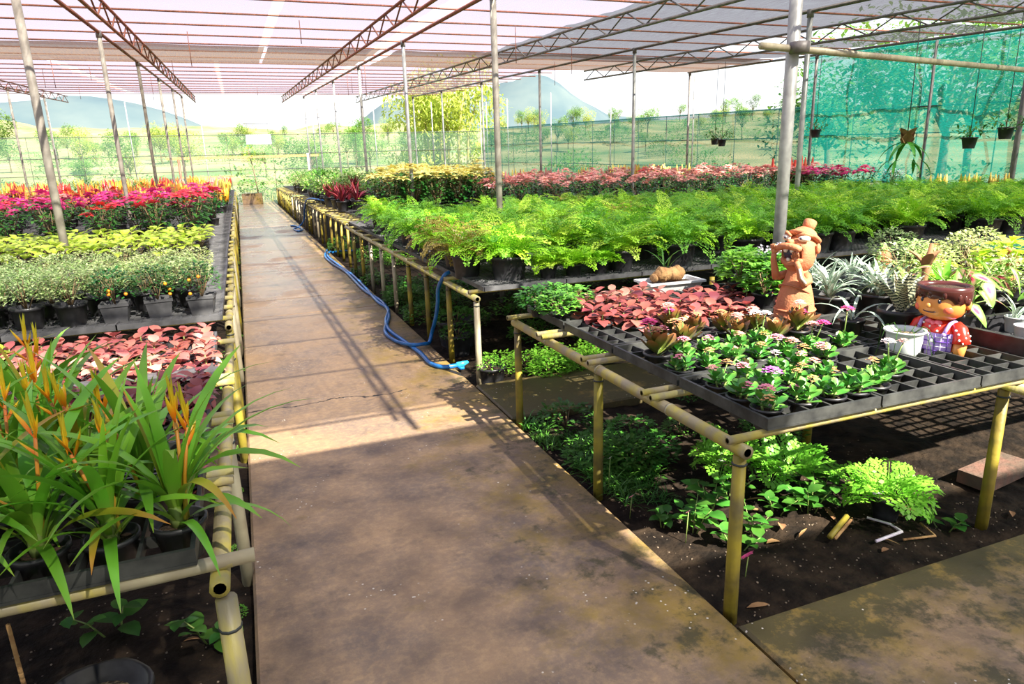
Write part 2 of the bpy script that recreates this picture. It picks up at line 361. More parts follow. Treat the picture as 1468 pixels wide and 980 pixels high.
# ------------------------------------------------------------------ large structure
from mathutils import noise as mnoise
def hn(x, y, s=1.0, oct_=4): return mnoise.fractal(Vector((x*s, y*s, 3.7)), 1.0, 2.0, oct_)
def grid(name, x0, x1, y0, y1, nx, ny, zf, material, parent=None, uvs=1.0):
    m = MB(); vs = []; fs = []; uv = []
    for j in range(ny+1):
        for i in range(nx+1):
            x = x0+(x1-x0)*i/nx; y = y0+(y1-y0)*j/ny; vs.append((x, y, zf(x, y)))
    for j in range(ny):
        for i in range(nx):
            a = j*(nx+1)+i; q = (a, a+1, a+nx+2, a+nx+1); fs.append(q)
            uv.append([(vs[k][0]*uvs, vs[k][1]*uvs) for k in q])
    m.add(vs, fs, uv); return m.build(name, material, parent)
def bevel_slab(m, x0, x1, y0, y1, zt, zb, b=.012):
    m.add([(x0, y0, zb), (x1, y0, zb), (x1, y1, zb), (x0, y1, zb), (x0, y0, zt-b), (x1, y0, zt-b), (x1, y1, zt-b), (x0, y1, zt-b),
           (x0+b, y0+b, zt), (x1-b, y0+b, zt), (x1-b, y1-b, zt), (x0+b, y1-b, zt)],
          [(0, 1, 5, 4), (1, 2, 6, 5), (2, 3, 7, 6), (3, 0, 4, 7), (4, 5, 9, 8), (5, 6, 10, 9), (6, 7, 11, 10), (7, 4, 8, 11), (8, 9, 10, 11)])
    return m
path = thing('path', 'wet brown concrete path between the plant benches', None); del_ = path
path['kind'] = 'structure'
ys = [-3, 8.3, 9.35, 12.0, 15.0, 18.2, 22.5, 27, 33, 62]
for a, b in zip(ys, ys[1:]):
    bevel_slab(MB(), -.15, 1.525, a+.006, b-.006, 0, -.12).build('path_slab', M['path'], path, False)
fs_ = bevel_slab(MB(), 1.535, 12, -3, 1.74, .002, -.12).build('front_slab', M['slab'], None, False); tag(fs_, 'mossy concrete slab in front of the flower bench', None, kind='structure')
cs_ = bevel_slab(MB(), 1.535, 12, 4.06, 4.84, .002, -.12).build('cross_slab', M['slab'], None, False); tag(cs_, 'narrow concrete strip between flower bench and fern bench', None, kind='structure')
def soilz(x, y): return -.05+.022*hn(x, y, 2.5)+.014*hn(x, y, 9)
for nm, a in (('soil_left', (-3.0, -.12, -1, 6, 60, 130)), ('soil_right', (1.50, 5.0, 1.70, 4.1, 80, 60)), ('soil_under_ferns', (1.50, 6, 4.8, 9, 60, 60))):
    tag(grid(nm, *a, soilz, M['soil']), kind='structure')
tag(grid('floor', -14, 13, 4.5, 40, 60, 80, lambda x, y: -.085+.01*hn(x, y, 2), M['soil']), kind='structure')
tag(grid('soil_border', -14, 14, -8, 6, 28, 14, lambda x, y: -.10, M['soil']), kind='structure')
def landz(x, y):
    d = math.hypot(x-3, y-10); z = -.13
    k = max(0, (d-42)/200); z += 11*k**.9*(1+.5*hn(x, y, .008)) + (1.2*hn(x, y, .03) if d > 45 else 0)*min(1, max(0, (d-45)/40))
    return z
tag(grid('ground', -340, 420, -60, 460, 110, 90, landz, M['hill']), kind='structure')
mt = MB(); vs = []; fs = []
for j in range(13):
    for i in range(41):
        x = 60+i*14; y = 560+j*26; a = (i-20)/20
        h = 92*math.exp(-((i-17)/6.0)**2)+58*math.exp(-((i-7)/5)**2)+46*math.exp(-((i-29)/7)**2)
        h *= math.exp(-((j-6)/3.4)**2); vs.append((x, y, -5+h+9*hn(x, y, .012)*(h/60)))
for j in range(12):
    for i in range(40): a = j*41+i; fs.append((a, a+1, a+42, a+41))
tag(mt.add(vs, fs).build('mountain', M['mountain']), kind='structure')
mt = MB(); vs = []; fs = []
for j in range(13):
    for i in range(41):
        x = -520+i*14; y = 430+j*20
        h = (62*math.exp(-((i-20)/9.0)**2)+40*math.exp(-((i-33)/6)**2))*math.exp(-((j-6)/3.6)**2); vs.append((x, y, -5+h+8*hn(x, y, .012)*(h/60)))
for j in range(12):
    for i in range(40): a = j*41+i; fs.append((a, a+1, a+42, a+41))
tag(mt.add(vs, fs).build('mountain', M['mountain']), kind='structure')

# ---- roof: shade nets hung over a frame of poles, rails, trusses and purlins
def rz_(y): return 3.22+.04*y
ceil_ = thing('ceiling', 'shade net roof', None); ceil_['kind'] = 'structure'; del ceil_['label']
def net(x0, x1, y0, y1, mt_, dz=.10, nm='net_panel'):
    nx = max(2, int((x1-x0)/.5)); ny = max(3, int((y1-y0)/.3))
    return grid(nm, x0, x1, y0, y1, nx, ny, lambda x, y: rz_(y)+dz-.035*abs(math.sin(y*math.pi/1.2))-.02*hn(x, y, 1.1), M[mt_], ceil_, .3)
for x0, x1 in ((-9, -4.9), (-4.9, -1.72), (-1.72, .66), (.80, 2.74), (3.02, 5.2), (5.2, 7.6), (7.6, 9.6)):
    net(x0, x1, 1.30, 15.0, 'roofnet' if x0 < 5 else 'roofnet_dark')
net(9.6, 12.25, 1.3, 8.6, 'roofnet_dark'); net(10.7, 12.25, 8.6, 13.2, 'roofnet_dark', .06); net(9.6, 12.25, 13.2, 15.0, 'roofnet_dark')
for x0, x1 in ((-9, .74), (.80, 2.86), (3.2, 12.25)): net(x0, x1, 14.0, 17.35, 'roofnet2', .04)
for x0, x1 in ((-9, -3.55), (-3.35, -.2), (-.1, 2.84), (3.2, 8.6)): net(x0, x1, 17.5, 31.3, 'roofnet', .12)
for x0, x1, y0, y1 in ((-9, 2.72, -7, .86), (2.72, 12, -7, -.98)): net(x0, x1, y0, y1, 'unseen_canopy', .06, 'unseen_shade_panel')  # L-shaped net out of view, added and shaped to shade the front path and slab
PX = (-6.35, -1.70, 2.95, 7.60, 12.25); PY = (3.4, 8.0, 12.6, 17.3, 21.9, 26.6, 31.2)
def pole(x, y, r, ztop, material, label, group=None, zb=-.12, name='support_pole', lean=0):
    t = thing(name, label, 'pole', (x, y, zb), 0, group)
    h = ztop-zb; m = MB(); m.tube([(0, 0, 0), (lean*.5, 0, h*.5), (lean, 0, h)], r, 10); m.build('pole_shaft', material, t)
    m = MB(); m.tube([(lean, 0, h-.10), (lean, 0, h)], r*1.25, 10); m.build('clamp', M['steel'], t)
    return t
for i, x in enumerate(PX):
    for j, y in enumerate(PY):
        if x == 12.25 and y > 18: continue
        if y < 4: continue
        if x == 2.95 and y < 9: lab, g, mt_ = 'grey steel pole rising out of the near ferns by the path', None, 'greypole'
        elif x == -1.70 and y < 9: lab, g, mt_ = 'thick grey pole behind the lime green seedlings', None, 'greypole'
        elif x <= -1.70: lab, g, mt_ = 'slim roof pole among the red and orange flowering plants', 'poles over the red flower benches', 'greypole'
        elif x == 12.25: lab, g, mt_ = 'dark steel corner pole along the teal net fence', 'poles on the teal fence line', 'steel'
        else: lab, g, mt_ = 'slim grey roof pole among the pink and yellow poinsettias', 'poles over the poinsettia benches', 'galv'
        pole(x, y, .038 if y < 9 else .033, rz_(y)+.02, M[mt_], lab, g)
bp_ = pole(4.08, 4.45, .05, rz_(4.45)+.02, M['galv'], 'thick shiny galvanised pole behind the terracotta figure')
t = thing('cross_bar', 'long pale pipe clamped level across the galvanised pole', 'pipe', (3.70, 4.36, 2.45))
MB().tube([(0, 0, 0), (4.3, .85, 0)], .027, 10).build('pipe', M['pale_pipe'], t)
MB().tube([(.38, .02, -.04), (.38, .02, .04)], .075, 10).build('clamp', M['steel'], t)
for xx, yy, r_, lb in ((13.0, 8.0, .03, 'thin bright pipe standing just outside the teal net'),):
    pole(xx, yy, r_, 4.4, M['galv'], lb, name='fence_pipe')
RL = ['roof rail over the outermost red flower plants', 'roof rail carried by the poles among the magenta poinsettias', 'roof rail over the pole that rises from the near ferns', 'roof rail over the poles inside the pink poinsettias', 'roof rail along the top of the teal net']
for i, x in enumerate(PX):
    y1 = 31.3 if x < 12 else 17.4
    t = thing('roof_rail', RL[i], 'roof rail', (x, 1.2, rz_(1.2)), 0, 'roof rails running along the path')
    MB().tube([(0, 0, 0), (0, y1-1.2, rz_(y1)-rz_(1.2))], .026, 8).build('rail_pipe', M['rust' if x < 4 else 'steel'], t)
for x, tl in ((-5.6, 'rust red truss over the outer flower bench'), (-1.22, 'rust red lattice truss over the variegated bushes'), (2.06, 'rust red lattice truss over the path edge of the fern bench'), (5.1, 'dark lattice truss above the middle of the ferns'), (8.9, 'dark lattice truss between the ferns and the teal net')):
    t = thing('roof_truss', tl, 'truss', (x, 1.2, rz_(1.2)), 0, 'roof trusses')
    y1 = 31.2 if x < 8.5 else 17.3; L_ = y1-1.2; s_ = .04
    mt_ = M['rust' if x < 4 else 'steel']  # left trusses take the colour with the glow in it
    MB().tube([(0, 0, -.02), (0, L_, L_*s_-.02)], .02, 6).build('top_chord', mt_, t)
    MB().tube([(0, 0, -.24), (0, L_, L_*s_-.24)], .02, 6).build('bottom_chord', mt_, t)
    for k in range(int(L_/1.0)):
        a = k*1.0; z = a*s_
        MB().tube([(0, a, -.24+z), (0, a+.5, -.02+z+.02), (0, a+1.0, -.24+z+.04)], .011, 5).build('web_bar', mt_, t)
y = 1.3
while y < 31.3:
    x1 = 12.3 if y < 17.4 else 8.6
    far = y > 9
    MB().tube([(-9, y, rz_(y)+.035), (x1, y, rz_(y)+.035)],   .012 if far else .014, 6).build('purlin', M['rust'], ceil_)
    y += 1.16
# short hanging droppers
for k in range(26):
    x = U(-5, 9); y = U(9.5, 29)
    if x > 8 and y > 17: continue
    l_ = U(.25, .6)
    tag(MB().tube([(x, y, rz_(y)+.03), (x, y, rz_(y)-l_)], .006, 5).build('hanging_wire', M['rust']), 'short wire hanging from a roof purlin', 'wire', 'hanging roof wires')

# ---- net fences
def fence(name, pts, z0f, z1f, material, label, posts, hw, vw, postm='steel', post_r=.028, nseg=60):
    """net sheet along pts with wires; z0f,z1f give bottom and top at a point"""
    t = thing(name, label, 'net fence', (pts[0][0], pts[0][1], -.12)); ox, oy = pts[0]
    (xa, ya), (xb, yb) = pts; L_ = math.hypot(xb-xa, yb-ya)
    dx, dy = (xb-xa)/L_, (yb-ya)/L_; nxv, nyv = -dy, dx
    m = MB(); vs = []; fs = []; uv = []; NZ = 10
    for i in range(nseg+1):
        s_ = L_*i/nseg; y = ya+dy*s_
        for k in range(NZ+1):
            z = z0f(y)+(z1f(y)-z0f(y))*k/NZ; w = .05*hn(s_, z*2, .8)+.02*hn(s_, z, 3)
            if k in (0, NZ): w *= .3
            vs.append((dx*s_+nxv*w, dy*s_+nyv*w, z+.12))
    for i in range(nseg):
        for k in range(NZ):
            a = i*(NZ+1)+k; q = (a, a+NZ+1, a+NZ+2, a+1); fs.append(q)
            uv.append([((c//(NZ+1))*L_/nseg, (c % (NZ+1))/NZ*3) for c in q])
    m.add(vs, fs, uv).build('net_sheet', material, t)
    for h in hw:
        def P(s_): y = ya+dy*s_; return (dx*s_-nxv*.03, dy*s_-nyv*.03, z0f(y)+(z1f(y)-z0f(y))*h+.12)
        MB().tube([P(L_*q/12) for q in range(13)], .012, 5).build('wire', M['wire'], t)
    s_ = vw*.5
    while s_ < L_:
        y = ya+dy*s_; MB().tube([(dx*s_-nxv*.035, dy*s_-nyv*.035, 0), (dx*s_-nxv*.035, dy*s_-nyv*.035, z1f(y)+.12)], .010, 5).build('upright', M['wire'], t); s_ += vw
    for s_ in posts:
        y = ya+dy*s_; MB().tube([(dx*s_, dy*s_, 0), (dx*s_, dy*s_, rz_(y)+.1)], post_r, 8).build('post', M[postm], t)
    return t
ft = lambda y: 2.32+.0275*y
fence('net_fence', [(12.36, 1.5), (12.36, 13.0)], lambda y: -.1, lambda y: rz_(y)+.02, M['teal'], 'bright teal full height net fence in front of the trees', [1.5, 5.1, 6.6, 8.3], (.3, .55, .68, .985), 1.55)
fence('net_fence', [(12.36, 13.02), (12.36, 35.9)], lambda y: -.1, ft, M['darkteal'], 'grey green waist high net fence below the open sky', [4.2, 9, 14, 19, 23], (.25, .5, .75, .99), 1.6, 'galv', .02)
fence('net_fence', [(-11.3, 36), (12.3, 36)], lambda y: -.1, lambda y: 3.2, M['paleteal'], 'pale hazy net fence across the far end of the path', [1, 4, 7, 10, 15, 18, 21, 24], (.5, .72, .99), 2.0, 'galv', .025)
fence('net_fence', [(-11.5, 4), (-11.5, 35.8)], lambda y: -.1, ft, M['paleteal'], 'pale green net fence beyond the red flower benches', [3, 9, 15, 21, 27], (.5, .99), 2.2, 'galv', .025)
# gate frame and small roof board beyond the end of the path
t = thing('gate_frame', 'plain wooden gate frame at the far end of the path', 'gate', (-2.4, 34.8, -.1))
MB().tube([(0, 0, 0), (0, 0, 2.2)], .05, 8).build('gate_post', M['rust'], t); MB().tube([(5.6, 0, 0), (5.6, 0, 2.35)], .06, 8).build('gate_post', M['bark'], t)
MB().box((2.8, 0, 2.24), (6.6, .08, .10)).build('lintel', M['root'], t, False); MB().box((1.1, 0, 1.4), (2.2, .05, .06)).build('gate_rail', M['root'], t, False)
t = thing('sign_board', 'blank white board hung above the far gate', 'sign board', (1.1, 35.2, 2.72)); MB().box((0, 0, .2), (1.1, .05, .42)).build('panel', M['white'], t, False)
for x in (-.45, .45): MB().tube([(x, 0, .4), (x, 0, .9)], .008, 5).build('hanger', M['wire'], t)
MB().tube([(-.6, 0, .9), (.6, 0, .9)], .012, 5).build('hanger_bar', M['wire'], t)

# ------------------------------------------------------------------ benches and trays
Zt = .70
def bench(label, x0, x1, y0, y1, cross, legs, railx, group=None, dark='bamboo_dark', out=.06, side=-1):
    t = thing('bamboo_bench', label, 'bench', ((x0+x1)/2, (y0+y1)/2, -.06), 0, group); cx, cy = (x0+x1)/2, (y0+y1)/2
    for x in railx:
        MB().pipe((x-cx, y0-.03-cy, Zt-.035+.06), (x-cx, y1+.03-cy, Zt-.035+.06), .026, 10).build('rail', M['bamboo'], t)
        yy = y0+.45
        while yy < min(y1, 14):
            MB().tube([(x-cx, yy-cy-.005, Zt-.035+.06), (x-cx, yy-cy+.005, Zt-.035+.06)], .0285, 10).build('bamboo_node', M['pale_pipe'], t); yy += .62
    for y in cross:
        a, b = (x0-out, x1) if side < 0 else (x0, x1+out)
        MB().pipe((a-cx, y-cy, Zt-.035+.0425+.06), (b-cx, y-cy, Zt-.035+.0425+.06), .0165, 8).build('cross_pipe', M['bamboo'], t)
    for (x, y) in legs:
        m = MB(); m.tube([(x-cx, y-cy, -.04), (x-cx, y-cy, .3), (x-cx, y-cy, Zt+.0)], [.027, .026, .024], 8); m.build('leg', M[dark if rnd.random() < .6 else 'pale_pipe'], t)
        if y < 14: MB().tube([(x-cx, y-cy, Zt-.035), (x-cx, y-cy, Zt-.028)], .0285, 8).build('wire_tie', M['wire'], t)
    _bench[0] = t; return t
_tray = {}
def tray(x0, y0, w, d, n, label, group, z=Zt+.03, h=.045, mt_='tray'):
    """open grid tray: rim and separate slats"""
    t = thing('seed_tray', label, 'tray', (x0+w/2, y0+d/2, z), 0, group); k = (round(w, 3), round(d, 3), n, h, mt_)
    if k not in _tray:
        rim = MB(); T = .012
        rim.box((0, -d/2+T/2, h/2), (w, T, h)); rim.box((0, d/2-T/2, h/2), (w, T, h)); rim.box((-w/2+T/2, 0, h/2), (T, d-2*T, h)); rim.box((w/2-T/2, 0, h/2), (T, d-2*T, h))
        rim.box((0, -d/2+T, .004), (w, .03, .008)); rim.box((0, d/2-T, .004), (w, .03, .008))
        a = MB().box((0, 0, h*.5-.004), (.009, d-2*T, h-.01)); b = MB().box((0, 0, h*.5-.006), (w-2*T, .009, h-.014))
        _tray[k] = (rim.mesh('rim', M[mt_], False), a.mesh('slat', M[mt_], False), b.mesh('slat', M[mt_], False))
    r_, a, b = _tray[k]; ob('rim', r_, t)
    for i in range(1, n): ob('slat', a, t, (-w/2+w*i/n, 0, 0))
    nd = max(2, round(d/(w/n)))
    for i in range(1, nd): ob('slat', b, t, (0, -d/2+d*i/nd, 0))
    return t
_grate = {}
_bench = [None]
def grate(x0, y0, w, d, cell, z=Zt+.03):
    """flat perforated bench top panel"""
    B = _bench[0]; k = (round(w, 3), round(d, 3), cell)
    if k not in _grate:
        m = MB(); n = max(2, int(w/cell)); q = max(2, int(d/cell))
        for i in range(n+1): m.box((-w/2+w*i/n*(1-.012/w)+.006, 0, .012), (.012, d, .016))
        for i in range(q+1): m.box((0, -d/2+d*i/q*(1-.012/d)+.006, .0125), (w, .012, .017))
        r_ = MB(); r_.box((0, -d/2-.004, .008), (w, .012, .034)); r_.box((0, d/2+.004, .008), (w, .012, .034)); r_.box((-w/2-.004, 0, .008), (.012, d, .034)); r_.box((w/2+.004, 0, .008), (.012, d, .034))
        _grate[k] = (m.mesh('mesh_bars', M['grate'], False), r_.mesh('panel_edge', M['grate'], False))
    t = ob('bench_panel', _grate[k][1], B, (x0+w/2-B.location.x, y0+d/2-B.location.y, z-B.location.z)); tag(ob('mesh_bars', _grate[k][0], t), kind='stuff')
    return t
# right: the flower bench
bench('bamboo bench with succulents and figurines beside the path', 1.57, 3.28, 1.82, 4.02, (1.83, 2.33, 2.40, 2.90, 2.97, 3.47, 3.54, 4.02),
      [(1.57, 1.83), (1.57, 2.90), (1.57, 4.0), (3.08, 1.90), (3.08, 3.0), (3.08, 4.0)], (1.57, 3.08))
for j, (a, b) in enumerate(((1.80, 2.35), (2.36, 2.92), (2.93, 3.49), (3.50, 4.05))):
    for i in range(3):
        lab = ('black grid tray of kalanchoe pots at the open corner of the flower bench' if (j, i) == (0, 0) else
               'empty black grid tray below the white pot' if (j, i) == (0, 2) else
               'black grid tray under the flowering succulents, %s row, %s from the path rail' % (['front', 'second'][j], ['first', 'second', 'third'][i]) if j < 2 else 'black grid tray under the red leaved plants, %s row, %s from the path rail' % (['third', 'last'][j-2], ['first', 'second', 'third'][i]))
        tray(1.66+.555*i, a, .545, b-a-.01, 5, lab, None if (j, i) in ((0, 0), (0, 2)) else ('trays under succulents' if j < 2 else 'trays under red leaved plants'))
# right: a second bench behind the figurines
bench('low bamboo bench of mixed pots behind the figurines', 3.34, 5.4, 1.95, 3.95, (2.0, 2.6, 3.2, 3.9), [(5.2, 2.0), (5.2, 3.9), (3.36, 3.9)], (3.40, 5.2))
for i in range(4):
    for j in range(3): grate(3.36+.51*i, 1.93+.67*j, .50, .66, .08)
# right: fern bench and the benches behind it
FB = [(1.62, 10.3, 4.92, 9.9, 'long bamboo bench full of green ferns')]
def legs_for(x0, x1, y0, y1, st=1.0):
    L_ = []; y = y0
    while y <= y1+.01: L_.append((x0, y)); y += st
    x = x0+2.2
    while x < x1: L_ += [(x, y0), (x, y1)]; x += 2.2
    return L_
bench('long bamboo bench full of green ferns', 1.60, 10.3, 4.93, 11.9, (5.0, 5.7, 6.4, 7.1, 7.8, 8.5, 9.2, 9.9, 10.6, 11.3), legs_for(1.60, 10.3, 4.93, 11.9, .78), (1.60,), out=.04)
for i in range(12):
    for j in range(5):
        grate(1.66+.70*i, 4.90+.66*j, .69, .65, .045 if j < 2 or i < 3 else .16)
for i in range(6): grate(1.66+1.43*i, 8.22, 1.42, 3.68, .16)
for k, (a, b) in enumerate(((12.35, 15.3), (15.7, 19.2), (19.7, 25.0), (25.5, 35.6))):
    x = 1.66 if k else 1.68
    bench(['bare bamboo bench edge beyond the ferns', 'bamboo bench carrying red bromeliads', 'bamboo bench with leafy pots by the blue hose', 'far bamboo bench reaching the end of the path'][k],
          x, 4.2 if k < 2 else 4.6, a, b, [a+.05+.42*i for i in range(int((b-a)/.42))] if k < 2 else [a+.1+.8*i for i in range(int((b-a)/.8))], legs_for(x, 4.0, a, b, .82 if k < 2 else 1.0), (x,), out=.05)
    n = int((b-a)/.7)
    for j in range(n):
        for i in range(2): grate(x+.32+.92*i, a+.02+(b-a)/n*j, .9, (b-a)/n-.02, .12)
# left benches
bench('bamboo bench of orange flowering strap leaved plants', -1.6, -.17, 1.72, 4.28, (1.74, 2.26, 2.33, 2.85, 2.92, 3.40, 3.50, 4.25),
      [(-.17, 2.86), (-.17, 4.2), (-1.5, 1.74), (-1.5, 3.0), (-1.5, 4.2)], (-.17, -1.5), out=.035, side=1)
t = thing('front_pipe', 'pale pipe end sticking out past the open bamboo rail', 'pipe', (-.4, 1.735, Zt+.01)); MB().pipe((0, 0, 0), (.32, .01, 0), .0195, 10).build('pipe', M['pale_pipe'], t)
t = thing('bench_post', 'pale bamboo end post under the open pipe end', 'post', (-.16, 1.70, -.06)); MB().tube([(0, 0, -.04), (.0, 0, .69)], [.032, .027], 10).build('post_shaft', M['bamboo'], t); MB().tube([(0, 0, .60), (0, 0, .608)], .030, 10).build('wire_tie', M['wire'], t)
for j, (a, b) in enumerate(((1.72, 2.27), (2.28, 2.83), (2.84, 3.39))):
    for i in range(3): tray(-.205-.545*(i+1), a, .535, b-a-.01, 4, 'black grid tray under %s, %s from the path rail' % (['the front orange flowering plants', 'the rear orange flowering plants', 'the dark wine leaves'][j], ['first', 'second', 'third'][i]), 'left trays under orange flowers' if j < 2 else 'left trays under wine leaves')
for i in range(3): tray(-.215-.52*(i+1), 3.47, .51, .78, 4, 'grey edged tray of salmon seedlings, %s from the path rail' % ['first', 'second', 'third'][i], 'trays of salmon seedlings', mt_='grate')
bench('bamboo bench of variegated bushes in black pots', -4.6, -.18, 4.86, 7.95, (4.95, 5.35, 5.75, 6.15, 6.55, 6.95, 7.35, 7.9), [(-.18, 4.87), (-.18, 5.9), (-.18, 6.9), (-.18, 7.9), (-.9, 4.95), (-1.25, 4.95), (-1.7, 4.95), (-2.6, 4.95)], (-.18,), out=.025, side=1)
for i in range(6):
    for j in range(5): grate(-.21-.62*(i+1), 4.84+.63*j, .61, .62, .06)
for k, (a, b) in enumerate(((8.1, 10.9), (11.05, 16.5), (16.7, 24), (24.2, 33))):
    bench(['bamboo bench of lime green seedlings', 'bamboo bench of magenta poinsettias', 'bamboo bench of orange plumes', 'far bamboo bench of mixed flowers'][k],
          -6, -.19, a, b, [a+.1+.5*i for i in range(int((b-a)/.5))] if k < 1 else [a+.1+1.0*i for i in range(int((b-a)/1.0))], [(-.19, a), (-.19, (a+b)/2), (-.19, b), (-3, a)], (-.19,), out=.02, side=1)
    n = int((b-a)/.75)
    for j in range(n):
        for i in range(7): grate(-.22-.74*(i+1), a+(b-a)/n*j, .73, (b-a)/n-.02, .09 if i < 3 else .18)
# white plastic strip between the wine and the salmon leaves
t = tag(MB().box((-.75, 3.425, Zt+.055), (1.1, .05, .05), 0).build('gutter_strip', M['grate'], None, False), 'grey plastic strip between wine red and salmon seedlings', 'strip')
# ------------------------------------------------------------------ plants
def leafmesh(name, m_, L, Wd, a0, a1, segs=5, shape='ovate', fold=.2, tw=0):
    return MB().leaf((0, 0, 0), math.pi/2, a0, a1, L, Wd, segs, shape, fold, 0, tw).mesh(name, m_)
def potmesh(r, h, m_='black_plastic', n=16, ribs=False, soil='potsoil', rim=.008, base=.72):
    """flower pot wall with rolled rim; returns (pot mesh, soil mesh)"""
    w = (lambda k, i: (1-.035*(k % 2)) if 0 < i < 3 else 1) if ribs else None
    p = MB().lathe([(r*base, 0), (r*base, .002), (r*.965, h*.86), (r, h*.87), (r+rim*.4, h*.88), (r+rim*.4, h), (r-rim*.6, h), (r*.93, h*.80)], n, wob=w)
    s_ = MB().lathe([(r*.90, h*.70), (r*.92, h*.78), (r*.5, h*.83), (.002, h*.84)], n)
    return p.mesh('pot', M[m_]), s_.mesh('soil', M[soil])
POT = {k: potmesh(*v) for k, v in dict(small=(.062, .10), cell=(.052, .075), med=(.085, .13), tall=(.095, .16), poin=(.10, .15)).items()}
POT['big'] = potmesh(.155, .21, 'black_plastic', 32, True, rim=.014, base=.78)
POT['bigplain'] = potmesh(.125, .20, 'black_plastic', 20, False, rim=.012, base=.80)
POT['bowl'] = potmesh(.125, .13, 'black_plastic', 20, False, rim=.012, base=.7)
def put_pot(t, kind, sc=1, soil=True, mat_=None):
    p = ob('pot', POT[kind][0], t, sc=sc, mat=mat_)
    if soil: ob('soil', POT[kind][1], p)
    return p
TZ = Zt+.032     # level of a tray or panel that carries pots

# ---- strap leaved plants with orange and yellow bracts (front left)
HL = [leafmesh('leaf', M['strap'], L, w, a0, a1, 8, 'strap', .25, tw) for (L, w, a0, a1, tw) in
      ((.40, .032, 82, 40, .2), (.44, .034, 76, -5, -.3), (.40, .030, 68, -45, .4), (.34, .028, 86, 62, 0), (.38, .034, 50, -30, .3), (.28, .026, 35, -60, -.4), (.44, .032, 72, 15, .5))]
BR = [leafmesh('bract', M['bract'], L, .014, a0, a1, 4, 'lance', .9) for (L, a0, a1) in ((.075, 55, 78), (.085, 62, 88), (.06, 40, 62))]
BT = MB(); [BT.leaf((0, 0, 0), a, 84, 90, .115, .012, 4, 'lance', .9) for a in (0, 2.1, 4.2)]; BT = BT.mesh('bract', M['bract_top'])
def heliconia(x, y, n, spikes, label, z=TZ-.05, sc=1.0, group='strap leaved plants with orange bracts'):
    t = thing('flowering_strap_plant', label, 'plant', (x, y, z), U(0, 6.28), group, sc)
    put_pot(t, 'small')
    MB().tube([(0, 0, .07), (.003, .002, .13), (0, .004, .18)], [.020, .017, .010], 8).build('stem_base', M['stem'], t)
    for k in range(n):
        a = k*2.4+U(-.3, .3); low = k < n*.35
        me = HL[rnd.choice((4, 5, 2))] if low else HL[rnd.choice((0, 1, 3, 6, 2, 1))]
        zz = .085+.05*(k/n)
        o = ob('leaf', me, t, (.012*math.cos(a+1.57), .012*math.sin(a+1.57), zz), (U(-.08, .08), 0, a), U(.82, 1.12), M['strap_y'] if rnd.random() < .06 else None)
    for k in range(spikes):
        a = U(0, 6.28); h = U(.30, .41); lx, ly = U(-.05, .05), U(-.05, .05); bx, by = .02*math.cos(a), .02*math.sin(a)
        tip = Vector((bx+lx, by+ly, h)); s_ = MB().tube([(bx, by, .10), (bx+lx*.4, by+ly*.4, .10+(h-.1)*.5), tip], [.0055, .0045, .004], 6).build('flower_spike', M['spike'], t)
        ob('bract', BT, s_, tip+Vector((lx, ly, 0))*.12, (U(-.1, .1), U(-.1, .1), a))
        for q, (dz, l_) in enumerate(((0, 0), (-.012, 1), (-.045, 2))):
            ob('bract', BR[l_], s_, tip+Vector((-lx*.1, -ly*.1, dz)), (0, 0, a+math.pi*q+U(-.3, .3)), U(.85, 1.1))
    return t

hel = [(-.26, 1.87, 26, 2, 'strap leaved plant with orange bracts in the tray corner by the path'), (-.42, 1.86, 24, 2, None), (-.58, 1.86, 24, 1, None),
       (-.36, 2.10, 20, 1, None), (-.52, 2.14, 20, 2, None), (-.70, 2.12, 20, 2, None), (-.76, 1.86, 22, 2, None), (-.92, 1.90, 18, 1, None), (-.66, 2.42, 20, 2, None), (-.84, 2.42, 20, 2, None), (-.90, 2.16, 20, 1, None), (-.76, 2.72, 18, 2, None), (-.96, 2.70, 18, 1, None), (-1.06, 2.42, 18, 1, None), (-1.12, 2.16, 18, 1, None)]
HLB = ['second strap leaved plant from the path rail on the front tray edge', 'third strap leaved plant from the path rail on the front tray edge', 'small strap leaved plant close to the rail behind the corner plant', 'strap leaved plant in the second row, second from the path rail', 'strap leaved plant in the second row, third from the path rail', 'fourth strap leaved plant from the path rail on the front tray edge', 'fifth strap leaved plant from the path rail on the front tray edge', 'strap leaved plant in the third row closest to the wine leaves', 'strap leaved plant in the third row, second from the wine leaves', 'strap leaved plant in the second row, fourth from the path rail', 'rearmost strap leaved plant touching the wine red seedlings', 'rearmost strap leaved plant farther from the path rail', 'strap leaved plant in the third row, third from the wine leaves', 'strap leaved plant in the second row, farthest from the path rail']
for hi, (x, y, n, s_, lab) in enumerate(hel):
    heliconia(x, y, n, s_, lab or HLB[hi-1], sc=U(1.0, 1.14))

# ---- red leaved bedding plants
CO = [leafmesh('leaf', M['col_pink'], L, w, a0, a1, 4, 'ovate', .18) for (L, w, a0, a1) in ((.062, .046, 25, -30), (.056, .044, 5, -45), (.050, .040, 45, 0), (.066, .046, -5, -50))]
def coleus(x, y, mats_, label, group, z=TZ-.03, h=.12, n=9, sc=1.0):
    t = thing('red_leaved_plant' if 'lime' not in label else 'lime_seedling', label, 'plant', (x, y, z), U(0, 6.28), group, sc)
    put_pot(t, 'cell', .95, False)
    MB().tube([(0, 0, .04), (0, 0, h*.95)], .004, 5).build('stem', M['stem'], t)
    n += 2
    for k in range(n):
        a = k*2.39996+U(-.3, .3); f = k/n; me = CO[3] if f < .35 else CO[rnd.choice((0, 1))] if f < .8 else CO[2]
        ob('leaf', me, t, (.004*math.cos(a), .004*math.sin(a), h*.55+f*h*.48+U(-.006, .006)), (U(-.1, .1), U(-.15, .15), a), U(1.1, 1.55), rnd.choice(mats_))
    return t
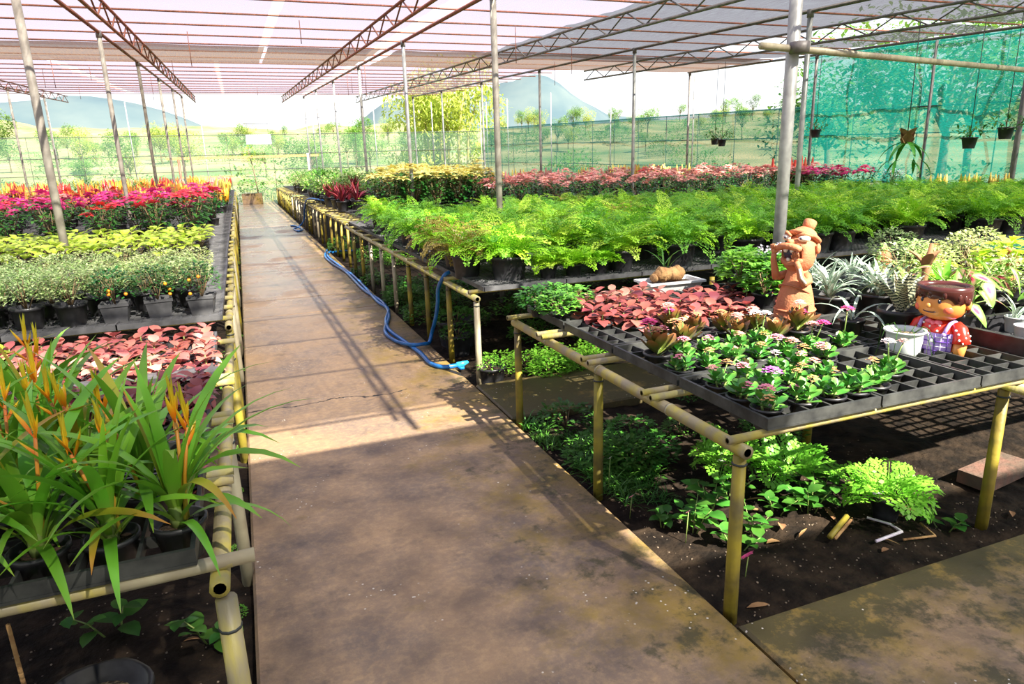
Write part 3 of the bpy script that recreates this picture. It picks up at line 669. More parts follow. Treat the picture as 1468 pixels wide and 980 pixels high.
for j in range(6):
    for i in range(11):
        x = -.27-.118*i+U(-.015, .015); y = 3.55+.122*j+U(-.015, .015)
        if rnd.random() < .03: continue
        coleus(x, y, [M['col_pink'], M['col_pink'], M['col_pale']] if j < 4 else [M['col_pink']], 'small salmon pink leaved seedling packed in the grey edged tray', 'salmon seedlings on the left bench', n=8)
for j in range(5):
    for i in range(8):
        x = -.27-.122*i+U(-.02, .02); y = 2.72+.128*j+U(-.02, .02)
        if x < -.56 and y < 2.95: continue
        coleus(x, y, [M['col_dark'], M['col_dark'], M['col_brown']], 'dark wine leaved seedling behind the orange flowering plants', 'wine leaved seedlings on the left bench', n=9, sc=1.05)
for x, y in ((-.26, 2.14), (-.25, 2.46)):
    coleus(x, y, [M['col_brown'], M['col_dark']], 'reddish leaved seedling squeezed beside the bench rail', 'wine leaved seedlings by the rail', n=7)
for x, y in ((-1.16, 3.62), (-1.25, 4.10), (-.56, 2.62)):
    coleus(x, y, [M['lime'], M['yellowb']], 'pale lime seedling among the red leaved trays', 'odd lime seedlings', n=9)
# right bench
for j in range(6):
    for i in range(11):
        x = 1.84+.125*i+U(-.02, .02); y = 3.20+.14*j+U(-.02, .02)
        if j > 3 and (x < 1.95 or x > 2.55): continue
        if x+ (y-3.2)*-.1 < 1.80+max(0, (3.35-y))*.5: continue
        if x > 2.72 and 2.85 < y < 3.34: continue
        pal = j >= 4
        coleus(x, y, [M['col_pale'], M['col_pink']] if pal else [M['col_brown'], M['col_brown'], M['col_dark']] if j > 0 else [M['col_brown'], M['col_pink']],
               'pale salmon leaved seedling in front of the white tub' if pal else 'brown red leaved plant behind the flowering succulents', 'pale salmon seedlings on the right bench' if pal else 'brown red plants on the right bench', n=9, h=.12, sc=1.12)

# ---- kalanchoes
KL = [leafmesh('leaf', M['kal'], L, w, a0, a1, 4, 'spoon', .3) for (L, w, a0, a1) in ((.062, .046, 15, 30), (.056, .042, 30, 45), (.046, .036, 50, 62))]
KB = [leafmesh('leaf', M['kal_bronze'], L, w, a0, a1, 5, 'spoon', .35) for (L, w, a0, a1) in ((.11, .052, 30, 55), (.10, .050, 45, 68), (.085, .044, 60, 80))]
def cluster(m, c, r, n, fl=.010):
    for k in range(n):
        a = k*2.39996; q = r*math.sqrt((k+.5)/n); z = c[2]+.016*(1-(q/r)**2)
        for p in range(4):
            b = a+p*math.pi/2; m.leaf((c[0]+q*math.cos(a), c[1]+q*math.sin(a), z), b, 20, -5, fl, fl*.9, 2, 'ovate', 0)
    return m
CL = {k: cluster(MB(), (0, 0, 0), .030, 22).mesh('flower_head', M[k]) for k in ('pinkf',)}
CLs = cluster(MB(), (0, 0, 0), .020, 11).mesh('flower_head', M['pinkf'])
def kalanchoe(x, y, flowers, label, group, z=TZ, sc=1.0, bronze=False, n=13, fh=.13):
    z -= .038
    t = thing('kalanchoe', label, 'plant', (x, y, z), U(0, 6.28), group, sc)
    put_pot(t, 'cell', 1.05)
    set_ = KB if bronze else KL; base = .065
    for q in range(1 if bronze else 3):
        qa = q*2.1+.4; qx, qy = (0, 0) if bronze else (.026*math.cos(qa), .026*math.sin(qa)); nn = n if bronze else 8
        MB().tube([(qx*.5, qy*.5, .05), (qx, qy, base+.03)], .005, 5).build('stem', M['stem'], t)
        for k in range(nn):
            a = k*2.39996+U(-.2, .2)+q; f = k/nn; me = set_[min(2, int(f*3))]
            ob('leaf', me, t, (qx+.006*math.cos(a), qy+.006*math.sin(a), base+f*(.035 if bronze else .04)+(.008*q if not bronze else 0)), (U(-.1, .1), 0, a), U(.9, 1.15) if bronze else U(.78, 1.02))
    for q, (mname, small) in enumerate(flowers):
        a = U(0, 6.28); rr = U(.0, .03) if len(flowers) == 1 else U(.015, .045); h = fh+U(-.02, .03)
        p = (rr*math.cos(a), rr*math.sin(a), h)
        s_ = MB().tube([(0, 0, base+.03), (p[0]*.6, p[1]*.6, base+(h-base)*.6), p], .003, 5).build('flower_stalk', M['stem'], t)
        ob('flower_head', CLs if small else CL['pinkf'], s_, p, (0, 0, a), U(.9, 1.15), M[mname])
    return t
g_ = 'kalanchoes in the black grid trays'
# front rows of green leaved ones: (x, y, flower colours, look)
KA = [(1.74, 1.90, [('pinkf', 0), ('yellowf', 1)], 'pink and yellow'), (1.92, 1.91, [('pinkf', 1), ('yellowf', 1)], None), (2.05, 1.90, [], None), (2.17, 1.90, [], None), (2.30, 1.92, [('yellowf', 1)], None),
      (1.74, 2.04, [('pinkf', 1)], None), (1.88, 2.06, [('purplef', 0)], 'violet'), (2.02, 2.06, [('yellowf', 1), ('yellowf', 1)], None), (2.18, 2.07, [('salmonf', 1), ('yellowf', 1)], None),
      (1.76, 2.20, [('salmonf', 1), ('yellowf', 1)], None), (1.90, 2.22, [('pinkf', 0)], None), (2.06, 2.20, [('whitef', 1)], 'small white'), (2.20, 2.24, [('yellowf', 1), ('salmonf', 1)], None),
      (1.74, 2.45, [('pinkf', 1)], None), (1.88, 2.44, [('yellowf', 1)], None), (2.02, 2.46, [('salmonf', 0)], None), (2.16, 2.44, [('yellowf', 1)], None), (2.30, 2.42, [('salmonf', 0), ('pinkf', 0)], None), (2.42, 2.30, [('pinkf', 0), ('salmonf', 0)], None),
      (1.86, 2.60, [('pinkf', 0)], None), (2.00, 2.60, [('pinkf', 1)], None), (2.16, 2.60, [('salmonf', 0)], None), (2.30, 2.58, [('yellowf', 1)], None)]
for x, y, fl, look in KA:
    key = fl[0][0] if fl else None
    lab = {'pinkf': 'green kalanchoe with pink flower heads in a grid tray', 'salmonf': 'green kalanchoe with salmon flower heads in a grid tray', 'yellowf': 'green kalanchoe with small orange yellow buds', 'whitef': 'green kalanchoe with pale whitish buds', 'purplef': 'green kalanchoe with one violet flower head', None: 'leafy green kalanchoe without flowers in a black pot'}[key]
    if look == 'pink and yellow': lab = 'kalanchoe with pink and yellow heads at the bench corner'
    if look == 'small white': lab = 'kalanchoe with a tiny white flower head among pink ones'
    kalanchoe(x, y, fl, lab, g_, sc=U(1.0, 1.14))
for x, y, fl, lab, fh in ((2.50, 2.02, [('whitef', 0), ('salmonf', 1)], 'kalanchoe with tall cream and pale pink flowers beside the white pot', .22), (2.56, 2.24, [('hotpink' + 'x', 0)], None, .2)):
    if lab: kalanchoe(x, y, fl, lab, None, fh=fh)
kalanchoe(2.66, 2.42, [('hotpink', 0)], 'kalanchoe with one tall hot pink head near the zebra leaved plant', None, fh=.26)
kalanchoe(2.36, 2.66, [('whitef', 0), ('lilacf', 0), ('yellowf', 0)], 'kalanchoe with tall white, lilac and yellow heads', None, fh=.22)
kalanchoe(2.48, 2.44, [('hotpink', 0), ('salmonf', 0)], 'kalanchoe with tall hot pink and salmon heads', None, fh=.20)
for x, y, fl, lab, s_ in ((1.76, 2.66, [('pinkf', 0), ('hotpink', 0), ('yellowf', 0), ('pinkf', 1)], 'large bronze leaved kalanchoe with pink heads next to the bench rail', 1.25),
                     (1.98, 2.78, [('yellowf', 0), ('salmonf', 1)], 'bronze leaved kalanchoe with folded orange edged leaves', 1.1), (2.16, 2.94, [('yellowf', 1)], 'bronze leaved kalanchoe with yellow buds', 1.0), (2.34, 2.92, [('yellowf', 0)], 'bronze leaved kalanchoe with yellow buds', 1.0),
                     (2.50, 2.86, [('salmonf', 0)], 'bronze leaved kalanchoe in front of the terracotta figure', 1.05), (2.14, 3.10, [('hotpink', 0), ('salmonf', 0)], 'bronze kalanchoe with hot pink flowers among brown red leaves', 1.05), (2.66, 2.72, [('hotpink', 1), ('pinkf', 1), ('salmonf', 1)], 'tall bronze kalanchoe with several small pink heads', 1.2), (2.30, 2.76, [('salmonf', 0)], 'bronze leaved kalanchoe with a salmon head', 1.0), (2.50, 2.70, [('yellowf', 1)], 'low bronze leaved kalanchoe with yellow buds', .95)):
    kalanchoe(x, y, fl, lab, g_ if 'yellow buds' in lab else None, sc=s_, bronze=True, n=15, fh=.17)

# ---- feathery ferns
def frond(m, o, yaw_, a0, a1, L, W, seed, mi=0):
    rr = random.Random(seed); o = Vector(o); d = Vector((math.cos(yaw_), math.sin(yaw_), 0)); sd = Vector((-d.y, d.x, 0)); N_ = 11; y = z = 0; pts = []
    for i in range(N_+1):
        t = i/N_; e = R(a0+(a1-a0)*t**1.2); pts.append((o+d*y+Vector((0, 0, z)), e, t)); y += L/N_*math.cos(e); z += L/N_*math.sin(e)
    for i in range(0, N_, 3):
        a, b = pts[i][0], pts[min(N_, i+3)][0]; w = sd*.0014; m.add([a-w, a+w, b+w, b-w], [(0, 1, 2, 3)], None, mi)
    for (p, e, t) in pts[2:]:
        w = W*math.sin(math.pi*min(1, .18+.82*t)**.8)*(1.0 if t < .9 else .6)+.012
        nv = Vector((-d.x*math.sin(e), -d.y*math.sin(e), math.cos(e))); f = d*math.cos(e)+Vector((0, 0, math.sin(e)))
        for s_ in (-1, 1):
            ax = (sd*s_+f*.55).normalized(); k = max(2, int(w/.018))
            for q in range(k):
                u = (q+.6)/k*w; c = p+ax*u+nv*(rr.uniform(-.006, .006)-u*u*1.2)
                for h in (-1, 1):
                    b = (ax*.75+ax.cross(nv)*h*.8+nv*rr.uniform(-.35, .35)).normalized(); l_ = .023*rr.uniform(.7, 1.3); wv = b.cross(nv).normalized()*l_*.34
                    m.add([c, c+b*l_*.55+wv, c+b*l_, c+b*l_*.55-wv], [(0, 1, 2, 3)], None, mi)
def fern_mesh(seed, n, L, up, hang=0, mi2=0.0):
    rr = random.Random(seed); m = MB()
    for k in range(n):
        a = k*2.39996+rr.uniform(-.3, .3); f = k/n
        frond(m, (.03*math.cos(a), .03*math.sin(a), 0), a, 84-46*f+rr.uniform(-8, 8), -2-55*f+rr.uniform(-12, 12)-hang*f, L*rr.uniform(.75, 1.15), .085, seed*100+k, (1 if rr.random() < mi2 else 0) if mi2 else rr.choice((0, 0, 0, 1, 2)))
    return m
FM = [fern_mesh(s_, 36, .44, 0).mesh('fronds', [M['fern'], M['fern_light'], M['fern_dark']]) for s_ in (1, 2, 3)] + [fern_mesh(s_, 32, .42, 0, 20).mesh('fronds', [M['fern_dark'], M['fern'], M['fern']]) for s_ in (4, 5)]
FR = fern_mesh(8, 30, .42, 0, 35, .35).mesh('fronds', [M['fern'], M['fern_rust']])
FS = [fern_mesh(s_, 20, .26, 0).mesh('fronds', [M['fern'], M['fern_light'], M['fern']]) for s_ in (11, 12)]
def fern(x, y, label, group=None, kind='big', me=None, sc=1.0, z=TZ):
    t = thing('potted_fern', label, 'fern', (x, y, z), U(0, 6.28), group, sc)
    put_pot(t, kind, soil=True); h = {'big': .18, 'bigplain': .17, 'small': .08, 'med': .11, 'tall': .14}[kind]
    tag(ob('fronds', me or rnd.choice(FM), t, (0, 0, h), (0, 0, U(0, 6.28))), kind='stuff'); return t
g2 = 'ferns massed on the fern bench'
fern(1.72, 5.52, 'trailing fern with rusty fronds hanging over the blue hose', None, 'bigplain', FR, 1.0)
fern(1.98, 5.20, 'large bright fern in a ribbed black tub by the corner of the fern bench', None, 'big', FM[0], 1.0)
fern(2.98, 5.12, 'bright fern in a plain black pot between the small fern pots and the white tub', None, 'bigplain', FM[1], .95)
for i, x in enumerate((2.27, 2.50, 2.74)): fern(x, 5.06, 'small fern in a little grey pot, %s from the ribbed corner tub' % ['first', 'second', 'third'][i], 'small fern pots along the edge', 'med', rnd.choice(FS), .9)
for x, y in ((1.78, 6.0), (1.80, 6.6), (1.75, 7.3)): fern(x, y, 'fern spilling over the path edge of the fern bench', 'ferns along the path edge', 'bigplain', rnd.choice((FR, FM[3], FM[4])), 1.0)
for x, tl in zip((3.55, 4.26, 5.10, 5.42, 6.3, 7.45, 7.85, 8.5), ('behind the leafy herbs', 'directly behind the galvanised pole', 'first of two touching tubs past the pole', 'second of two touching tubs past the pole', 'behind the clay ornaments', 'first of two tubs beyond the clay ornaments', 'second of two tubs beyond the clay ornaments', 'last in the front row')): fern(x, 5.08+U(-.02, .04), 'bright fern in a ribbed black tub, '+tl, 'front row fern tubs', 'big', None, U(.98, 1.05))
for j, y in enumerate((5.62, 6.1, 6.6, 7.15, 7.75, 8.4, 9.1)):
    x = 2.12+.18*(j % 2)+.1*j*(j > 3)
    while x < 9.9:
        if rnd.random() < .96: fern(x+U(-.06, .06), y+U(-.06, .06), 'feathery green fern massed with others on the fern bench', g2, 'bigplain', None, U(.92, 1.02))
        x += .46 if j < 4 else .54
for x, y in ((1.82, 8.0), (1.88, 8.75), (1.85, 9.5), (2.25, 8.3), (2.3, 9.1), (2.35, 9.9), (1.9, 10.3)): fern(x, y, 'dark fern toward the far end of the path edge', 'far ferns along the path edge', 'bigplain', rnd.choice((FM[3], FM[4], FM[0])), U(.9, 1.05))
fern(4.35, 8.9, 'rusty brown fern at the back of the green ferns', None, 'bigplain', FR, 1.0)
fern(4.0, 6.9, 'rusty tipped fern inside the fern mass', None, 'bigplain', FR, 1.02)

# ---- small leaved bushes
def bush_mesh(seed, n, rx, rz, leaf, m_, zc, shape='ovate', ww=.55, twigs=8, extra=None):
    rr = random.Random(seed); m = MB()
    for k in range(twigs):
        a = rr.uniform(0, 6.28); e = rr.uniform(.5, 1.4); p = Vector((math.cos(a)*math.cos(e)*rx*.8, math.sin(a)*math.cos(e)*rx*.8, zc+rz*.6*math.sin(e)))
        m.tube([(0, 0, 0), p*.5+Vector((0, 0, .02)), p], [.004, .003, .0015], 4, True, 1)
    for k in range(n):
        a = rr.uniform(0, 6.28); u = rr.uniform(-.55, 1); q = rr.uniform(.55, 1)**.5; s_ = math.sqrt(max(0, 1-u*u))
        c = (rx*q*s_*math.cos(a), rx*q*s_*math.sin(a), zc+rz*q*u)
        l_ = leaf*rr.uniform(.7, 1.3); m.leaf(c, a+rr.uniform(-1.2, 1.2), rr.uniform(-25, 55), rr.uniform(-60, 20), l_, l_*ww, 2, shape, .15, 0)
    return m.mesh('foliage', [m_, M['twig']])
VB = [bush_mesh(s_, 620, .165, .135, .030, M['varieg'], .14) for s_ in (21, 22, 23)]; VP = [bush_mesh(s_, 520, .155, .13, .030, M['varieg_pale'], .13) for s_ in (24, 25)]
OB = [bush_mesh(s_, 330, .13, .12, .034, M['deepgreen'], .12) for s_ in (26, 27)]
SQ = MB(); 
def square_pot():
    m = MB(); a, b, h = .062, .080, .14
    def ring(r, z): return [(-r, -r, z), (r, -r, z), (r, r, z), (-r, r, z)]
    vs = ring(a, 0)+ring(b, h*.85)+ring(b+.006, h*.87)+ring(b+.006, h)+ring(b-.004, h)+ring(b-.012, h*.75)
    fs = [(3, 2, 1, 0)]
    for i in range(5):
        for k in range(4): fs.append((i*4+k, i*4+(k+1) % 4, (i+1)*4+(k+1) % 4, (i+1)*4+k))
    fs.append((20, 21, 22, 23)); return m.add(vs, fs).mesh('pot', M['grate'], False)
SQP = square_pot()
def bush(name, x, y, me, label, group, sq=True, sc=1.0, cat='bush', z=TZ, pot='tall', h=.12):
    t = thing(name, label, cat, (x, y, z), U(-.25, .25), group, sc)
    if sq: ob('pot', SQP, t)
    else: put_pot(t, pot)
    tag(ob('foliage', me, t, (0, 0, h), (0, 0, U(0, 6.28))), kind='stuff'); return t
berry = MB().ball((0, 0, 0), .012, 8, 6).mesh('berry', M['orange'])
for i, x in enumerate((-.33, -.60, -.85)):
    t = bush('berry_bush', x, 5.02+.03*(i == 1), OB[i % 2], ['dark green bush with orange berries in a square pot by the rail', 'dark green bush with orange berries in the middle square pot', 'dark green bush with an orange berry beside the variegated bushes'][i], None)
    for k in range(3): a = U(3.6, 5.8); ob('berry', berry, t, (.12*math.cos(a), .12*math.sin(a), .16+U(0, .12)))
for i, x in enumerate((-1.10, -1.34, -1.60, -1.86, -2.12)): bush('variegated_bush', x, 5.02+U(-.02, .03), VB[i % 3], 'pale variegated bush on the front bench edge, %s from the berry bushes' % ['first', 'second', 'third', 'fourth', 'fifth'][i], 'front variegated bushes', False)
for j, y in enumerate((5.28, 5.56, 5.84, 6.14, 6.46)):
    x = -.42-.12*(j % 2)
    while x > -2.9-.1*j:
        bush('variegated_bush', x, y+U(-.04, .04), rnd.choice(VP) if (x > -1.0 and j > 1) or j > 3 else rnd.choice(VB), 'cream green variegated bush massed on the left bench', 'variegated bushes massed on the left bench', False, U(.82, .95)); x -= .28
# ---- lime seedlings
LM = []
for s_ in (31, 32, 33):
    rr = random.Random(s_); m = MB()
    for k in range(6): a = k*1.05; m.tube([(0, 0, 0), (.025*math.cos(a), .025*math.sin(a), .08), (.06*math.cos(a), .06*math.sin(a), .15+.03*(k % 2))], [.003, .0028, .002], 4, True, 0)
    LM.append(m.mesh('stems', [M['twig']]))
LL = [leafmesh('leaf', M['lime'], L, w, a0, a1, 4, 'ovate', .15) for (L, w, a0, a1) in ((.115, .075, 20, -30), (.10, .07, 40, -10), (.12, .08, 5, -40))]
for j, y in enumerate((7.55, 7.80, 8.16, 8.45, 8.78, 9.15, 9.55)):
    x = -.62+.04*j if j < 4 else -.5
    while x > -3.3-.25*j:
        fr_ = j < 3
        t = thing('lime_seedling', 'lime green broad leaved seedling in a small black pot', 'plant', (x+U(-.03, .03), y+U(-.03, .03), TZ), U(0, 6.28), 'lime green seedlings on the left bench')
        put_pot(t, 'med', .9, False); ob('stems', rnd.choice(LM), t, (0, 0, .08))
        for k in range(12 if fr_ else 9):
            a = k*2.39996; rr = .055+.02*(k % 2); ob('leaf', rnd.choice(LL), t, (rr*.7*math.cos(a+1.57), rr*.7*math.sin(a+1.57), .19+.010*k), (U(-.15, .15), U(-.2, .2), a), U(.95, 1.3))
        x -= .27
# ---- poinsettias
def poin_foliage(seed, n, r, h):
    rr = random.Random(seed); m = MB()
    for k in range(7):
        a = k*.9; m.tube([(0, 0, 0), (r*.35*math.cos(a), r*.35*math.sin(a), h*.5), (r*.7*math.cos(a), r*.7*math.sin(a), h*.92)], [.006, .005, .004], 4, True, 1)
    for k in range(n):
        a = rr.uniform(0, 6.28); f = rr.uniform(.08, .98); q = r*(.45+.6*f)*rr.uniform(.7, 1.05)
        l_ = .105*rr.uniform(.75, 1.25); m.leaf((q*.75*math.cos(a), q*.75*math.sin(a), h*f), a+rr.uniform(-.7, .7), rr.uniform(0, 30), rr.uniform(-70, -25), l_, l_*.62, 3, 'ovate', .15, 0)
    return m.mesh('foliage', [M['deepgreen'], M['twig']])
PF = [poin_foliage(s_, 105, .25, .47) for s_ in (41, 42, 43)]
def star_mesh(seed):
    rr = random.Random(seed); m = MB()
    for k in range(6): a = k*1.047+rr.uniform(-.2, .2); m.leaf((0, 0, 0), a, 8, -25, .125*rr.uniform(.85, 1.1), .055, 3, 'lance', .12, 0)
    for k in range(5): a = k*1.257+rr.uniform(-.2, .2); m.leaf((0, 0, .012), a, 25, -8, .080*rr.uniform(.85, 1.1), .040, 3, 'lance', .12, 0)
    for k in range(5): a = k*1.257; m.ball((.010*math.cos(a), .010*math.sin(a), .016), .006, 5, 4, 1)
    return m.mesh('flower_head', [M['magenta'], M['yellowf']])
ST = [star_mesh(s_) for s_ in (51, 52, 53)]
HP = [(.0, 0, .60), (.14, .02, .54), (-.12, .10, .56), (-.05, -.15, .53), (.08, .17, .50), (-.20, -.04, .48), (.18, -.14, .47), (.05, -.06, .58)]
def poinsettia(x, y, mats_, label, group, sc=1.0, z=TZ, n=8):
    mm = rnd.choice(mats_); cn = {'magenta_bract': 'magenta', 'scarlet_bract': 'scarlet red', 'coral_bract': 'coral', 'pink_cream_bract': 'pink and cream', 'pale_yellow_bract': 'pale yellow'}[mm.name]
    t = thing('poinsettia', cn+' poinsettia '+label, 'poinsettia', (x, y, z), U(0, 6.28), cn+' poinsettias '+group, sc)
    put_pot(t, 'poin', soil=False); tag(ob('foliage', rnd.choice(PF), t, (0, 0, .12)), kind='stuff')
    for (a, b, c) in HP[:n]: ob('flower_head', rnd.choice(ST), t, (a+U(-.03, .03), b+U(-.03, .03), c+.06+U(-.03, .03)), (U(-.3, .3), U(-.3, .3), U(0, 6.28)), U(.8, 1.15), mm)
    return t
for j, y in enumerate((10.2, 10.7, 11.3, 12.0, 12.8, 13.6, 14.5)):
    x = -.62-.15*(j % 2) if j < 3 else -.5-.15*(j % 2)
    while x > -5.2-.5*j:
        poinsettia(x+U(-.08, .08), y+U(-.1, .1), [M['magenta']]*5+[M['scarlet'], M['coral']] if j else [M['magenta'], M['scarlet']], 'on the bench beyond the lime seedlings', 'on the left bench', U(.86, 1.08), n=7 if j < 3 else 6); x -= .52+.05*j
for j, y in enumerate((10.6, 11.2, 11.9, 12.7, 13.6, 14.7, 16.0)):
    x = 4.3+.2*(j % 2)
    while x < 11.4+.1*j:
        if rnd.random() < .96: poinsettia(x+U(-.1, .1), y+U(-.1, .1), [M['pinkwhite']]*4+[M['coral']]*2+([M['scarlet']] if rnd.random() < .3 else []), 'in the mass behind the ferns', 'behind the ferns', U(.9, 1.06), n=8 if j < 3 else 6)
        x += .55+.05*j
for i, (x, y) in enumerate([(2.55+.42*a+.15*(b % 2), 12.55+.5*b) for b in range(6) for a in range(5 if b < 5 else 4) if not (a == 0 and b > 2)]):
    poinsettia(x, y, [M['yellowb']], 'standing tall beside the bromeliads', 'beside the bromeliads', U(1.18, 1.36))
# supporting bench tops behind the ferns
bench('long bamboo bench of pink poinsettias behind the ferns', 4.4, 12.0, 12.4, 18.0, (12.5, 13.5, 14.5, 15.5, 16.5, 17.5), [(4.5, 12.5), (6.5, 12.5), (8.5, 12.5), (10.5, 12.5)], (4.5, 8, 11.9), out=.0)
for j in range(6): grate(4.5, 12.42+.93*j, 7.4, .91, .14)
# ------------------------------------------------------------------ figurines and single pots
# terracotta comic figure: looks toward the path (-X), head thrown back, hands at its open mouth
t = thing('terracotta_figure', 'tall terracotta figure with a wide open mouth and hands at its face', 'figurine', (2.90, 3.00, TZ), R(14), None, .95)
def pleat(k, i): return 1+(.03 if k % 2 else -.02) if 1 <= i <= 4 else 1
b_ = MB().lathe([(.118, 0), (.124, .006), (.122, .02), (.118, .035), (.116, .075), (.112, .085), (.112, .09), (.106, .14), (.096, .19), (.082, .24), (.068, .28), (.060, .31), (.058, .34), (.05, .36)], 48, wob=pleat)
b_.build('body', M['terracotta'], t)
MB().tube([(.120*math.cos(k*math.pi/16), .120*math.sin(k*math.pi/16), .012+.004*(k % 2)) for k in range(33)], .012, 6).build('rope_hem', M['terracotta'], t)
MB().tube([(.1145*math.cos(k*math.pi/16), .1145*math.sin(k*math.pi/16), .092) for k in range(33)], .008, 6).build('skirt_band', M['terracotta'], t)
MB().tube([(.09*math.cos(a)-.01, .09*math.sin(a), .20-.05*math.cos(a)) for a in [k*math.pi/12 for k in range(25)]], .006, 6).build('shawl_fold', M['terracotta_dark'], t)
# head: pear shaped, tilted back
he = MB(); vs = []; fs = []; nA, nB = 24, 16; rot = Euler((0, R(28), 0))
for i in range(nB+1):
    th = math.pi*i/nB
    for k in range(nA):
        a = 2*math.pi*k/nA; p = Vector((.082*math.sin(th)*math.cos(a), .078*math.sin(th)*math.sin(a), -.100*math.cos(th)))
        front = max(0, -p.x/.082); w = max(0, 1-abs(p.z+.01)/.06)
        p.x -= .030*front**2*w                       # muzzle
        if front > .72 and abs(p.z+.012) < .03 and abs(p.y) < .045: p.x += .050   # mouth hollow
        if p.z < -.03: p.x += .006; p.y *= 1.06
        p.rotate(rot); vs.append(p+Vector((.005, 0, .418)))
for i in range(nB):
    for k in range(nA): fs.append((i*nA+k, i*nA+(k+1) % nA, (i+1)*nA+(k+1) % nA, (i+1)*nA+k))
he = he.add(vs, fs).build('head', M['terracotta'], t); he.scale = (1.2, 1.2, 1.2); he.location = (0, 0, -.075)
MB().ball((-.066, 0, .425), (.026, .040, .030), 12, 8).build('mouth_cavity', M['ink'], he)
def lip(z0, dz, x0, r, n=13, w=.056): return [(x0-.022*math.cos(math.pi*(k/(n-1)-.5))+.012, w*math.sin(math.pi*(k/(n-1)-.5)), z0+dz*math.cos(math.pi*(k/(n-1)-.5))) for k in range(n)]
MB().tube(lip(.444, .020, -.090, .015), [.007]+[.017]*11+[.007], 8).build('upper_lip', M['terracotta'], he)
MB().tube(lip(.400, -.026, -.062, .014, w=.050), [.006]+[.014]*11+[.006], 8).build('lower_lip', M['terracotta'], he)
for y in (-.020, .014): MB().ball((-.092, y, .444), (.011, .012, .014), 8, 6).build('tooth', M['clay_white'], he)
for y in (.004,): MB().ball((-.080, y, .396), (.010, .010, .010), 8, 6).build('tooth', M['clay_white'], he)
for s_ in (-1, 1):
    e = MB().ball((-.040, s_*.048, .497), (.018, .030, .016), 10, 7, rot=Euler((0, R(20), R(-s_*32)))).build('eye', M['clay_white'], he)
    MB().ball((-.060, s_*.042, .499), .0065, 8, 6).build('pupil', M['ink'], e)
    MB().tube([(-.054, s_*.016, .508), (-.044, s_*.046, .522), (-.012, s_*.074, .508)], [.006, .010, .005], 7).build('brow', M['terracotta'], he)
    MB().ball((.030, s_*.082, .445), (.016, .010, .026), 9, 7).build('ear', M['terracotta'], he)
MB().ball((-.080, 0, .482), (.020, .017, .015), 10, 7).build('nose', M['terracotta'], he)
MB().lathe([(.070, -.014), (.080, -.010), (.083, .0), (.076, .006), (.060, .016), (.048, .032), (.036, .040), (.012, .044)], 22).build('hat', M['terracotta'], he, loc=(.036, 0, .496), rot=(0, R(30), 0))
MB().lathe([(.026, 0), (.031, .022), (.032, .042), (.028, .048), (.010, .050)], 14).build('hat_knob', M['terracotta'], he, loc=(.058, 0, .530), rot=(0, R(30), 0))
# arms: near arm folds up to the mouth, far arm lifts an open hand beside the face
for s_, P, nm in ((-1, [(.0, -.060, .300), (-.030, -.092, .275), (-.060, -.088, .262), (-.078, -.072, .30), (-.092, -.066, .355), (-.100, -.050, .395)], 'near_arm'), (1, [(.0, .058, .300), (-.03, .092, .285), (-.066, .098, .285), (-.088, .094, .33), (-.100, .100, .39), (-.104, .096, .43)], 'far_arm')):
    a_ = MB().tube(P, [.026, .026, .025, .021, .017, .015], 10).build('arm', M['terracotta'], t)
    h = Vector(P[-1]); MB().ball(h+Vector((0, 0, .012)), (.012, .017, .020), 9, 7).build('palm', M['terracotta'], a_)
    for k in range(4): MB().tube([h+Vector((-.004, (k-1.5)*.0095, .022)), h+Vector((-.010, (k-1.5)*.011, .044-.003*abs(k-1.5))), h+Vector((-.008 if s_ > 0 else -.018, (k-1.5)*.012, .060-.005*abs(k-1.5)))], [.0058, .0054, .004], 6).build('finger', M['terracotta'], a_)
    MB().tube([h+Vector((0, -s_*.016, .008)), h+Vector((-.006, -s_*.026, .022)), h+Vector((-.010, -s_*.028, .036))], [.006, .0055, .004], 6).build('thumb', M['terracotta'], a_)
    if s_ < 0: MB().tube([Vector(P[2])+Vector((-.012, -.016, .004)), Vector(P[3])+Vector((-.014, -.012, .0)), Vector(P[4])+Vector((-.012, -.010, 0))], [.008, .008, .007], 6).build('white_sleeve_stripe', M['clay_white'], a_)

# glazed boy planter: bust in red spotted shirt and lilac checked dungarees, faces the path (-X)
t = thing('boy_planter', 'glazed boy head planter in red spotted shirt and lilac dungarees', 'planter', (3.05, 2.22, TZ), R(6))
def ell(m, rows, n=28, front=0):
    vs = []; fs = []; N_ = len(rows)
    for (z, rx, ry, ox) in rows:
        for k in range(n): a = 2*math.pi*k/n; vs.append((ox+rx*math.cos(a), ry*math.sin(a), z))
    for i in range(N_-1):
        for k in range(n): fs.append((i*n+k, i*n+(k+1) % n, (i+1)*n+(k+1) % n, (i+1)*n+k))
    fs.append(tuple(range(n-1, -1, -1))); fs.append(tuple(range((N_-1)*n, N_*n))); return m.add(vs, fs)
torso = ell(MB(), [(0, .062, .082, 0), (.01, .066, .086, 0), (.07, .070, .090, 0), (.12, .068, .092, 0), (.148, .058, .080, 0), (.162, .046, .060, 0), (.172, .035, .040, 0)]).build('shirt', M['redshirt'], t)
bib = MB(); vs = []; fs = []; nu, nv = 12, 8                                        # checked bib wraps the front of the torso
for j in range(nv+1):
    z = .004+.112*j/nv
    for i in range(nu+1):
        a = math.pi+R(-62+124*i/nu); k = .071+.004*(min(1, z/.07)); vs.append((1.045*k*math.cos(a), 1.045*(k+.020)*math.sin(a), z))
for j in range(nv):
    for i in range(nu): a = j*(nu+1)+i; fs.append((a, a+1, a+nu+2, a+nu+1))
bib.add(vs, fs); b_ = bib.build('bib', M['lilac'], t)
def onbib(deg, z, out=1.075): a = math.pi+R(deg); k = .071+.004*(min(1, z/.07)); return (out*k*math.cos(a), out*(k+.020)*math.sin(a), z)
